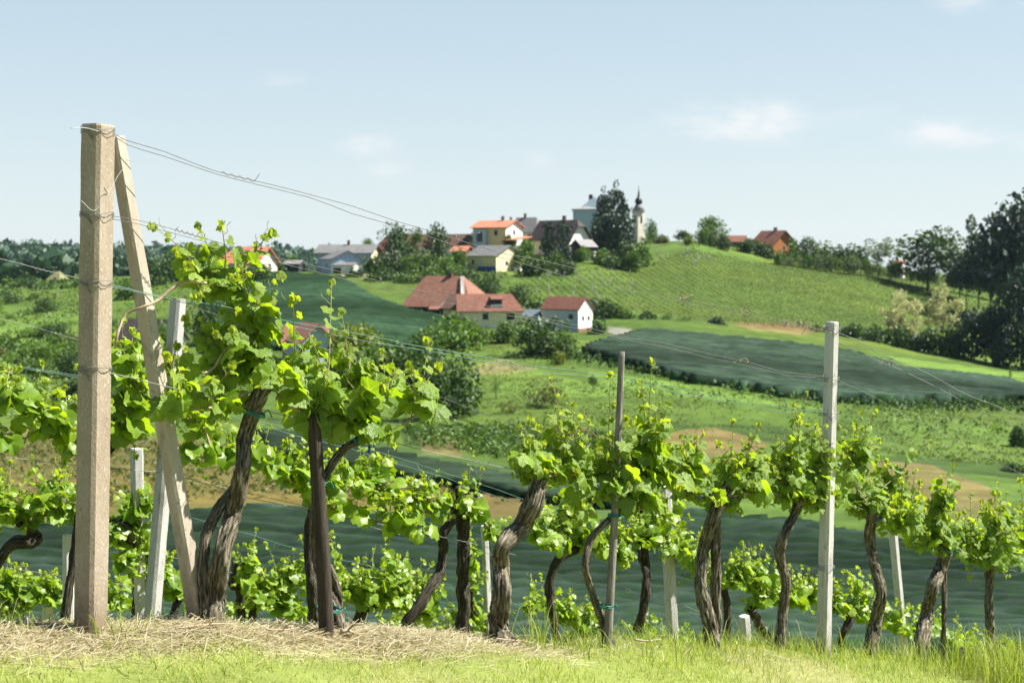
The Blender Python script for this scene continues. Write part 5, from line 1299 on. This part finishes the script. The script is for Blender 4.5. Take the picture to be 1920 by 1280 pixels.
V('front vine left of the thin stake with a thick shaggy curved trunk', -.02, [[(938,1212,78),(936,1170,56),(940,1110,46),(938,1060,44),(944,1020,42),(975,985,50),(998,950,52),(1008,915,44),(1016,897,40)], [(960,1210,36),(936,1180,36),(920,1150,26)]],
  [[(1012,902),(1040,890),(1090,890),(1120,900),(1150,915)],[(1015,905),(1000,880),(985,860)],[(1040,890),(1060,870),(1100,860)]],
  [(1034,712),(1058,745),(1075,760),(975,800),(990,830),(1105,790),(1090,780),(1010,800),(1125,820),(1050,800)], 20, (40,120), .115, seed=3, young=.12)
V('slender front vine tied to the thin weathered stake', -.02, [[(1142,1212,34),(1132,1165,24),(1110,1110,18),(1098,1060,18),(1108,1010,18),(1130,985,16),(1152,965,18),(1168,930,16),(1180,900,16)]],
  [[(1170,925),(1200,900),(1220,880),(1215,850)],[(1168,930),(1150,910),(1130,915),(1110,905)],[(1180,905),(1220,890),(1260,900),(1300,915)],[(1160,915),(1190,948),(1205,955)]],
  [(1222,680),(1200,740),(1238,760),(1145,705),(1150,760),(1250,800),(1180,790),(1225,830)], 31, (50,150), .12, seed=4, dvr=.12)
V('front vine right of the half hidden pale post with dark straight trunk', 0, [[(1336,1212,44),(1326,1150,36),(1314,1090,34),(1322,1020,32),(1338,970,32),(1356,930,34),(1374,893,36)], [(1345,945,24),(1370,948,26),(1385,930,22)]],
  [[(1360,945),(1320,935),(1290,915),(1260,890)],[(1374,930),(1400,925),(1430,930)],[(1330,930),(1300,900),(1290,870)],[(1372,900),(1400,880),(1420,870)]],
  [(1375,788),(1345,830),(1305,820),(1395,830),(1275,840),(1410,850),(1340,860),(1425,880)], 41, (40,105), .108, seed=5)
V('front vine with a knotted thin trunk left of the tall pale post', .02, [[(1462,1218,34),(1468,1150,26),(1474,1090,26),(1462,1040,28),(1472,1000,26),(1492,960,24),(1500,935,24)]],
  [[(1498,945),(1540,945),(1570,935)],[(1498,945),(1465,930),(1440,920)],[(1500,935),(1520,900),(1540,870)],[(1495,935),(1480,890),(1490,860)]],
  [(1512,735),(1490,760),(1530,800),(1500,790),(1460,830),(1480,820),(1550,800),(1565,860),(1535,830)], 42, (40,110), .105, seed=6)
V('front vine right of the tall pale post with S shaped trunk', .02, [[(1632,1220,38),(1642,1160,32),(1652,1110,30),(1640,1060,26),(1630,1010,28),(1636,965,28),(1640,948,30)]],
  [[(1640,955),(1600,950),(1575,935)],[(1640,960),(1680,985),(1720,980)],[(1630,950),(1600,900),(1610,860)],[(1645,950),(1670,920),(1680,890)]],
  [(1618,775),(1600,800),(1632,820),(1645,840),(1580,850),(1670,870),(1590,840),(1650,880)], 41, (40,115), .10, seed=7)
V('front vine second from the right edge with a split leaning trunk', .02, [[(1728,1210,40),(1738,1150,32),(1750,1100,32),(1766,1060,32),(1775,1020,34)], [(1772,1040,12),(1768,1090,9),(1772,1140,8)]],
  [[(1772,1030),(1740,1015),(1710,985),(1690,960)],[(1776,1030),(1810,1020),(1840,1030)],[(1770,1020),(1760,980),(1770,940)]],
  [(1718,880),(1692,900),(1745,915),(1770,920),(1790,940),(1700,930),(1810,960)], 36, (35,90), .10, seed=8)
V('rightmost front vine with a thin upright trunk behind tall grass', .02, [[(1856,1190,24),(1854,1120,20),(1856,1070,22),(1858,1050,24)]],
  [[(1858,1055),(1830,1045),(1800,1030)],[(1858,1055),(1900,1040),(1940,1060)],[(1860,1050),(1870,1010),(1880,980)],[(1870,1040),(1930,1010),(1990,1020)]],
  [(1868,905),(1840,940),(1820,930),(1890,925),(1912,900),(1850,960),(1930,940)], 41, (35,95), .10, seed=9)
# second row
V('second row vine hidden behind the thick end post', 1.9, [[(120,1180,26),(136,1060,24),(156,930,24),(190,860,26),(214,826,30),(222,812,26)]],
  [[(215,820),(180,832),(140,838),(110,800),(80,798),(30,832),(-30,836)],[(220,812),(250,790),(290,750),(330,730)],[(110,800),(60,770),(0,760),(-40,770)],[(218,815),(236,740),(240,680)]],
  [(80,684),(38,690),(112,732),(10,710),(230,600),(250,620),(268,680),(140,745),(20,690),(60,730),(222,650),(285,660)], 58, (40,120), .125, False, 21)
V('second row vine right behind the dark wooden stake', 1.9, [[(590,1195,36),(586,1110,32),(578,1030,28),(584,965,26),(600,932,24),(606,925,22)]],
  [[(600,938),(560,910),(520,885),(480,868),(430,862),(380,858),(350,850)],[(600,938),(640,962),(720,980),(790,998)],[(600,930),(630,910),(680,905),(730,925)],[(400,860),(380,800),(340,780)]],
  [(540,795),(505,800),(480,780),(700,800),(675,830),(735,866),(640,840),(370,775),(410,800),(345,830)], 66, (35,100), .115, False, 22)
V('second row vine with a knobbly head and bent bare trunk', 1.9, [[(748,1206,36),(786,1135,30),(818,1085,27),(830,1040,26),(832,1000,26),(850,968,32),(870,945,44),(892,938,40),(902,950,26)], [(868,948,34),(862,925,32),(872,915,22)]],
  [[(850,962),(800,960),(750,945),(690,925)],[(880,945),(905,975),(930,1005)],[(856,950),(820,935),(800,920)]],
  [(886,846),(820,882),(792,888),(870,890),(905,880),(770,900),(840,905)], 34, (25,75), .10, False, 23)
V('second row vine between the shaggy trunk and the thin stake', 1.9, [[(1046,1215,22),(1032,1130,22),(1032,1085,22),(1048,1048,24),(1080,1028,24),(1104,1024,18)]],
  [[(1066,1032),(1030,1010),(1000,1000)],[(1090,1026),(1130,1026),(1165,1040)],[(1070,1026),(1060,990),(1080,960)]],
  [(1040,935),(1015,950),(1075,930),(1100,960),(1060,950)], 36, (35,95), .115, False, 24)
V('second row vine in front of the half hidden pale post', 1.9, [[(1192,1208,26),(1206,1140,24),(1213,1085,24),(1206,1045,28),(1206,1012,36),(1222,1000,26)]],
  [[(1204,1020),(1175,1030),(1150,1045)],[(1214,1012),(1260,1025),(1300,1060),(1320,1090)],[(1206,1010),(1230,980),(1260,960)]],
  [(1162,950),(1196,938),(1230,925),(1262,915),(1284,935),(1250,950),(1180,970)], 50, (30,90), .105, False, 25)
V('second row vine right behind the dark straight trunk', 1.9, [[(1362,1215,22),(1364,1150,20),(1358,1110,20),(1354,1085,20)]],
  [[(1350,1092),(1400,1105),(1450,1120),(1500,1135)],[(1350,1090),(1325,1080),(1310,1070)],[(1360,1090),(1400,1080),(1440,1090)]],
  [(1392,1018),(1345,1030),(1438,1050),(1480,1060),(1370,1040),(1420,1050),(1500,1080)], 48, (25,70), .10, False, 26)
V('second row vine behind the foot of the tall pale post', 1.9, [[(1578,1222,24),(1584,1180,22),(1600,1150,24)]],
  [[(1600,1152),(1550,1135),(1500,1120)],[(1600,1152),(1650,1165),(1700,1185)],[(1600,1150),(1610,1120),(1620,1110)]],
  [(1608,1062),(1556,1080),(1648,1100),(1580,1070),(1630,1080),(1530,1085),(1690,1130)], 52, (25,70), .10, False, 27)
V('second row vine low at the right edge', 1.9, [[(1800,1260,22),(1800,1210,22)]], [[(1800,1205),(1760,1190),(1720,1180)],[(1800,1205),(1850,1225),(1900,1240)]], [(1790,1160),(1740,1150),(1830,1180),(1880,1200)], 22, (25,60), .10, False, 28)
V('second row vine with forked dark trunk near the short post stub', 1.9, [[(1446,1225,26),(1428,1180,24),(1408,1142,24)]], [[(1410,1142),(1440,1130),(1470,1135)]], [(1455,1095),(1430,1100)], 12, (25,60), .09, False, 29)
# third row
V('third row vine with a thick grey bent head at the left edge', 3.9, [[(-60,1190,34),(-30,1100,34),(0,1045,32),(28,1018,36),(60,1016,36),(70,1005,30),(52,990,28),(34,980,20)]],
  [[(45,984),(90,965),(130,970),(170,990)],[(34,980),(0,950),(-40,930)],[(60,980),(80,940),(120,920)]],
  [(60,856),(104,862),(20,866),(150,930),(-10,900),(130,890),(80,900)], 50, (30,85), .105, False, 31)
V('third row vine with a gnarled knob right of the thick end post', 3.9, [[(252,1185,20),(256,1100,20),(252,1030,24),(240,1000,32),(222,985,40),(206,985,34)]],
  [[(235,990),(265,1010),(290,1060),(282,1110)],[(225,985),(250,960),(290,940)],[(215,990),(225,1040),(240,1080)]],
  [(292,900),(270,930),(300,985),(230,1000),(290,1020),(222,1060),(250,905)], 48, (30,80), .105, False, 32)
V('third row vine with a short trunk behind the brace foot', 3.9, [[(318,1192,24),(326,1150,22),(334,1124,22)]], [[(334,1124),(310,1100),(300,1075)],[(334,1124),(350,1100),(360,1090)]], [(320,1045),(345,1040),(305,1060)], 16, (25,60), .10, False, 33)
V('third row vine right of the thickest trunk', 3.9, [[(468,1192,22),(474,1155,22),(482,1130,22)],[(450,1070,26),(440,1092,34),(456,1102,24)]], [[(482,1132),(520,1138),(560,1158)],[(478,1132),(460,1100),(470,1070)],[(486,1130),(520,1100),(560,1090)]],
  [(480,992),(455,1050),(500,1020),(552,1030),(530,1050),(570,1080),(460,1020)], 56, (30,85), .10, False, 34)
V('third row vine filling the gap right of the dark wooden stake', 3.9, [[(658,1205,24),(668,1165,26),(686,1138,36),(704,1130,28)]], [[(690,1132),(650,1110),(625,1080)],[(695,1132),(750,1135),(810,1150)],[(690,1130),(720,1095),(760,1080)]],
  [(624,998),(640,1040),(700,1030),(668,1050),(740,1050),(770,1070),(800,1100),(720,1060)], 84, (35,95), .105, False, 35)
V('narrow upright young vine of the third row behind the shaggy trunk', 3.9, [[(905,1215,14),(888,1150,12),(880,1090,10)]], [[(895,1190),(880,1130),(878,1070),(882,1030)],[(890,1180),(860,1170),(840,1190)]],
  [(882,1000),(870,1030),(895,1040)], 44, (25,55), .095, False, 36)
V('third row vine low between the shaggy trunk and the thin stake', 3.9, [[(1100,1230,20),(1096,1200,18),(1085,1175,18)]], [[(1085,1175),(1040,1150),(990,1140)],[(1085,1175),(1110,1180),(1130,1190)]],
  [(1000,1090),(985,1120),(1030,1110),(1070,1120),(1110,1150),(960,1150)], 44, (25,70), .095, False, 37)
V('third row vine low in the gap left of the half hidden pale post', 3.9, [[(1262,1240,18),(1258,1215,18)]], [[(1258,1210),(1220,1190),(1190,1185)],[(1258,1210),(1300,1220)]], [(1200,1150),(1240,1160),(1290,1180)], 20, (25,55), .09, False, 38)
# fourth row
V('fourth row vine low at the left edge behind the hay', 5.9, [[(160,1190,22),(168,1160,22),(180,1140,20)]], [[(175,1145),(120,1125),(60,1120),(0,1110)],[(60,1120),(20,1150),(-20,1160)],[(180,1140),(210,1130),(240,1135)]],
  [(215,1050),(180,1060),(130,1070),(90,1080),(20,1055),(50,1060),(0,1080)], 70, (30,75), .105, False, 41)
V('fourth row vine low behind the brace foot', 5.9, [[(400,1200,18),(404,1180,16)]], [[(404,1180),(430,1165),(470,1170)],[(404,1180),(370,1160),(350,1160)]], [(420,1120),(445,1130),(380,1125)], 18, (25,60), .09, False, 42)
V('fourth row vine low left of the shaggy trunk', 5.9, [[(800,1225,18),(804,1200,16)]], [[(804,1200),(760,1180),(720,1180)],[(804,1200),(850,1200),(880,1205)]], [(760,1140),(830,1150),(790,1150),(860,1160)], 40, (25,65), .095, False, 43)
V('fourth row vine low behind the thin stake', 5.9, [[(1120,1240,18),(1124,1222,16)]], [[(1124,1222),(1080,1210),(1060,1205)],[(1124,1222),(1160,1225)]], [(1085,1160),(1130,1180),(1060,1170)], 20, (25,60), .09, False, 44)

# ------------------------------------------------------------------ ties and clips
def ring_tie(v, x, y, rad, label, m=M_TIE, tilt=0., r=.0035, tail=True):
    c = PR(v, x, y); a = np.linspace(0, 6.6, 34); mb = MB()
    for dz in (0, .008):
        tube(mb, np.stack([np.cos(a) * rad, np.sin(a) * rad, dz + tilt * np.cos(a) + .002 * np.sin(3 * a)], -1) + c, r, 6)
    if tail: tube(mb, smooth_path([c + np.array([rad, -.01, 0]), c + np.array([rad + .02, -.02, .012]), c + np.array([rad + .035, -.02, -.02])], .01), r * .8, 5)
    return tag(mb.build('vine_tie', m, off=c), label, 'tie')
ring_tie(-.08, 597, 907, .037, 'green tie round the middle of the dark stake')
ring_tie(-.06, 616, 1142, .05, 'green tie low on the dark stake and second vine', tilt=-.008)
ring_tie(-.06, 1151, 967, .03, 'green tie on the upper part of the thin stake')
ring_tie(-.06, 1136, 1137, .034, 'green tie low on the thin stake')
ring_tie(-.02, 470, 773, .060, 'green tie round the thickest vine trunk', tilt=-.02)
ring_tie(0, 1350, 938, .05, 'green tie on the head of the dark straight trunk', tilt=.01)
ring_tie(.0, 1638, 972, .05, 'blue tie on the head of the S shaped vine', M_BLUE)
ring_tie(0, 1772, 1032, .05, 'green tie on the head of the split leaning trunk')
ring_tie(-.05, 676, 828, .028, 'green tie where the second vine meets the support wire')
def clip(v, x, y, s, label):
    c = PR(v, x, y); mb = MB(); tube(mb, smooth_path([c + np.array([0, 0, s]), c + np.array([.003, -.004, 0]), c + np.array([-.002, 0, -s])], .006), [s * .2] * len(smooth_path([c + np.array([0, 0, s]), c + np.array([.003, -.004, 0]), c + np.array([-.002, 0, -s])], .006)), 7)
    a = np.linspace(0, 6.3, 16); tube(mb, np.stack([np.cos(a) * s * .5, np.sin(a) * s * .5, a * 0 + s * .6], -1) + c, s * .12, 5)
    return tag(mb.build('cane_clip', M_BLUE, off=c), label, 'clip')
clip(-.1, 692, 836, .030, 'bright blue plastic clip hanging at the second vine')
clip(-.06, 1121, 912, .016, 'small blue clip left of the thin stake')
clip(-.06, 1311, 934, .016, 'small blue clip left of the dark straight trunk')
clip(1.86, 787, 998, .018, 'small blue clip on the second row cane')

# ------------------------------------------------------------------ grass and hay
def blademat(name, a, b_, tip, tr):
    return leafmat(name, a, b_, tip, tr, .5, False, .38)
M_GR = blademat('grass blades', (.32, .50, .04), (.72, .86, .16), (.95, .88, .5), (1.3, 1.25, .6))
M_HAY = blademat('dry hay', (.70, .58, .32), (.99, .90, .62), (.42, .42, .16), (1.0, .95, .7))
def blades(X, Y, h, w, lean, rg, tint, Z=None, flat=None):
    n = len(X); Z = H(X, Y) if Z is None else Z
    a = rg.uniform(0, 6.28, n); wd = np.stack([np.cos(a), np.sin(a), np.zeros(n)], -1)
    la = rg.uniform(0, 6.28, n); ld = np.stack([np.cos(la), np.sin(la), np.zeros(n)], -1) * (lean * h)[:, None]
    B = np.stack([X, Y, Z - .01], -1); up = np.array([0, 0, 1.])[None]
    P = [B, B + up * (h * .4)[:, None] + ld * .18, B + up * (h * .78)[:, None] + ld * .55, B + up * (h * (1 - .15 * lean))[:, None] + ld]
    ws = [1, .85, .5]
    V = []
    for p, s in zip(P[:3], ws): V += [p - wd * (w * s * .5)[:, None], p + wd * (w * s * .5)[:, None]]
    V.append(P[3]); V = np.stack(V, 1).reshape(-1, 3)
    k = (np.arange(n) * 7)[:, None]
    F4 = np.concatenate([k + np.array([[0, 1, 3, 2]]), k + np.array([[2, 3, 5, 4]])]); F3 = k + np.array([[4, 5, 6]])
    return V, [F4, F3], np.repeat(tint, 7, 0)
rg = np.random.default_rng(9)
def in_view(X, Y, m=60, y0=900, y1=1420):
    Z = H(X, Y); qx, qy = proj(np.stack([X, Y, Z], -1)); return (qx > -m - 150) & (qx < 1920 + m + 150) & (qy < y1) & (qy > y0)
def uv_of(X, Y):
    rx, ry = X - Q1[0], Y - Q1[1]; return rx * DU[0] + ry * DU[1], rx * DN[0] + ry * DN[1]
n = 520000
X = rg.uniform(-4.4, 6.5, n); Y = rg.uniform(3.0, 12.5, n); u, v = uv_of(X, Y)
cl = vnoise(X, Y, 2.2, 60); cl2 = vnoise(X, Y, 6., 61)
hayf = np.exp(-((v + .08) / .24) ** 2) * sstep(2.5, 1.3, u)
k = in_view(X, Y) & (v < 1.2) & (rg.random(n) > hayf * .93) & (rg.random(n) < .62 + .4 * cl2) & (v < 1.2)
k &= (v < .25) | (rg.random(n) < .5)
X, Y, u, v, cl, cl2 = X[k], Y[k], u[k], v[k], cl[k], cl2[k]
longg = sstep(-.35, .0, v) * sstep(2.0, 3.2, u) + .9 * sstep(4.6, 6.4, u) * sstep(-2.6, -1.0, v)
h = rg.uniform(.022, .058, len(X)) * (1 + .5 * cl2) * (1 + 1.6 * longg * rg.random(len(X)) ** 2)
t0 = np.clip(.5 + .4 * cl2 + rg.normal(0, .22, len(X)), 0, 1); t1 = np.clip(sstep(.05, .6, cl) * .35 + rg.normal(.12, .25, len(X)) - .2 * longg, 0, .95)
tint = np.stack([t0, t1, t0 * 0, t0 * 0 + 1], -1)
V_, F_, C_ = blades(X, Y, h, rg.uniform(.0018, .0042, len(X)), rg.uniform(.2, 1.3, len(X)), rg, tint)
mb = MB(); mb.add(V_, F_, 0, C_)
tag(mb.build('verge_grass', M_GR), 'short sunlit mown grass of the verge in front of the vines', 'grass', kind='stuff')
print('grass', len(X))
# long grass at the foot of the right hand vines
n = 60000
X = rg.uniform(-.5, 6.8, n); Y = rg.uniform(5.6, 12.0, n); u, v = uv_of(X, Y); cl = vnoise(X, Y, 5., 63)
k = (v > -.75 - .6 * sstep(4.5, 6.5, u)) & (v < .5) & (u > 2.3) & in_view(X, Y) & (rg.random(n) < .10 + .55 * np.clip(cl + .1, 0, 1) + .25 * sstep(4, 6.5, u))
X, Y, u, v = X[k], Y[k], u[k], v[k]
h = rg.uniform(.05, .15, len(X)) + .16 * rg.random(len(X)) ** 4 + .10 * sstep(4.8, 6.6, u) * rg.random(len(X))
t0 = np.clip(rg.normal(.4, .25, len(X)), 0, 1); tint = np.stack([t0, np.clip(rg.normal(.12, .22, len(X)), 0, 1), t0 * 0, t0 * 0 + 1], -1)
V_, F_, C_ = blades(X, Y, h, rg.uniform(.002, .0045, len(X)), rg.uniform(.15, .9, len(X)), rg, tint)
mb = MB(); mb.add(V_, F_, 0, C_)
tag(mb.build('long_grass', M_GR), 'longer loose grass at the feet of the right hand vines', 'grass', kind='stuff')
# single tufts
def tuft(x, y, n, hmax, spread, label, seed, v=None, dvv=0.):
    r2 = np.random.default_rng(seed); c = PR(v if v is not None else -.3, x, y); 
    X = c[0] + r2.normal(0, spread, n); Y = c[1] + r2.normal(0, spread, n); h = hmax * r2.uniform(.35, 1, n)
    t0 = np.clip(r2.normal(.45, .2, n), 0, 1); tint = np.stack([t0, np.clip(r2.normal(.08, .2, n), 0, 1), t0 * 0, t0 * 0 + 1], -1)
    V_, F_, C_ = blades(X, Y, h, r2.uniform(.003, .0062, n), r2.uniform(.1, .75, n), r2, tint)
    mb = MB(); mb.add(V_, F_, 0, C_); z = float(H(c[0], c[1])); return tag(mb.build('grass_tuft', M_GR, off=(c[0], c[1], z)), label, 'grass tuft')
tuft(1880, 1230, 620, .36, .16, 'tall dense tuft of dark grass in front of the rightmost vine', 1, -.9)
tuft(1930, 1230, 300, .40, .12, 'tall grass tuft cut by the right edge', 2, -.9)
tuft(1004, 1215, 46, .34, .05, 'tall thin grass blades right of the shaggy trunk', 3, -.1)
tuft(1085, 1220, 30, .22, .06, 'sparse grass blades left of the thin stake foot', 4, -.1)
tuft(1330, 1225, 40, .18, .07, 'grass tuft at the foot of the dark straight trunk', 5, -.15)
tuft(1520, 1228, 60, .2, .09, 'grass tuft left of the tall pale post foot', 6, -.15)
tuft(1705, 1230, 90, .22, .14, 'grass tuft below the vine with the split trunk', 7, -.2)
tuft(218, 1175, 60, .16, .06, 'grass tuft growing at the right foot of the thick end post', 8, -.1)
tuft(440, 1172, 30, .12, .06, 'few grass blades at the foot of the thickest trunk', 9, -.1)
tuft(20, 1165, 60, .16, .1, 'grass tuft at the left edge behind the hay', 10, .1)
# hay
n = 26000
u = rg.uniform(-1.6, 3.9, n); v = rg.normal(-.05, .16, n)
k = rg.random(n) < sstep(2.7, 1.3, u) * (.75 + .5 * np.exp(-((u - .9) / .9) ** 2)); k |= rg.random(n) < .05
u, v = u[k], v[k]; n = len(u); X = Q1[0] + u * DU[0] + v * DN[0]; Y = Q1[1] + u * DU[1] + v * DN[1]
heap = .018 + .025 * np.exp(-((u - 1.25) / .4) ** 2) + .02 * np.exp(-((u - .35) / .3) ** 2)
Z = H(X, Y) + rg.uniform(0, 1, n) * heap
a = rg.uniform(0, 6.28, n); el = rg.normal(0, .22, n); L_ = rg.uniform(.05, .20, n)
d = np.stack([np.cos(a) * np.cos(el), np.sin(a) * np.cos(el), np.sin(el)], -1); s = np.stack([-np.sin(a), np.cos(a), np.zeros(n)], -1)
B = np.stack([X, Y, Z], -1); bend = rg.normal(0, .14, n)[:, None] * s + rg.normal(.0, .08, n)[:, None] * np.array([0, 0, 1.])
w = rg.uniform(.0012, .0030, n)[:, None]; zz2 = np.cross(d, s)
Vs = []
for f in (-.5, -.17, .17, .5):
    p = B + d * (L_ * f)[:, None] + bend * (L_[:, None] * (f * f - .1) * 2)
    Vs += [p - s * w * .5 - zz2 * w * .3, p + s * w * .5 + zz2 * w * .3]
V_ = np.stack(Vs, 1).reshape(-1, 3); V_[:, 2] = np.maximum(V_[:, 2], H(V_[:, 0], V_[:, 1]) - .005)
k8 = (np.arange(n) * 8)[:, None]; F_ = np.concatenate([k8 + np.array([[0, 1, 3, 2]]), k8 + np.array([[2, 3, 5, 4]]), k8 + np.array([[4, 5, 7, 6]])])
t0 = rg.random(n); t1 = np.clip(rg.normal(0, .22, n), 0, .8)
C_ = np.repeat(np.stack([t0, t1, t0 * 0, t0 * 0 + 1], -1), 8, 0)
mb = MB(); mb.add(V_, F_, 0, C_)
tag(mb.build('hay', M_HAY), 'dry mown hay heaped along the foot of the front row at the left', 'hay', kind='stuff')
# grass and weeds on the slope between the rows
n = 60000
u = rg.uniform(-2, 9, n); v = rg.uniform(.4, 7, n); X = Q1[0] + u * DU[0] + v * DN[0]; Y = Q1[1] + u * DU[1] + v * DN[1]
t0 = rg.random(n); tint = np.stack([t0, np.clip(rg.normal(.1, .2, n), 0, 1), t0 * 0, t0 * 0 + 1], -1)
V_, F_, C_ = blades(X, Y, rg.uniform(.04, .14, n), rg.uniform(.004, .008, n), rg.uniform(.2, .9, n), rg, tint)
mb = MB(); mb.add(V_, F_, 0, C_)
tag(mb.build('slope_grass', M_GR), 'grass growing on the steep slope between the vine rows', 'grass', kind='stuff')

# dead wood lying at the foot of the row
def twig(pts, rad, label, seed):
    r2 = np.random.default_rng(seed); P = []
    for (x, y) in pts:
        q = PR(-.14, x, y); q[2] = float(H(q[0], q[1])) + .035 + r2.uniform(0, .02); P.append(q)
    S = smooth_path(P, .02); mb = MB(); tube(mb, S, np.linspace(rad, rad * .5, len(S)), 7)
    k = len(S) // 2; tube(mb, [S[k], S[k] + np.array([.03, -.02, .03]), S[k] + np.array([.07, -.03, .035])], rad * .45, 5)
    return tag(mb.build('pruned_twig', M_CANE, off=S[0]), label, 'twig')
twig([(640,1178),(652,1190),(664,1206)], .011, 'short pruned stump leaning out of the hay right of the dark stake', 1)
twig([(500,1186),(530,1184),(560,1192)], .005, 'thin pruned twig on the hay between the thickest trunk and the dark stake', 2)
twig([(330,1190),(400,1184),(450,1186)], .005, 'long pruned twig on the hay below the brace', 3)
twig([(1190,1236),(1212,1246),(1240,1240)], .006, 'dark twig in the grass right of the thin stake', 4)
twig([(930,1222),(975,1228),(1000,1222)], .005, 'twig in the grass at the foot of the shaggy trunk', 5)
# ------------------------------------------------------------------ haze over the valley
m, nt, o = newmat('valley haze'); pv = nt.nodes.new('ShaderNodeVolumePrincipled')
pv.inputs['Color'].default_value = (.66, .87, 1, 1); pv.inputs['Density'].default_value = .000025; pv.inputs['Anisotropy'].default_value = .2
nt.links.new(pv.outputs[0], o.inputs['Volume'])
V_, F_ = boxq(-1750, 1750, -40, 3200, float(ZZ.min()) - 1, 70)
mb = MB(); mb.add(V_, F_); hz = mb.build('haze', m, smooth=False); tag(hz, 'thin bluish summer haze lying over the valley', 'haze', kind='stuff')
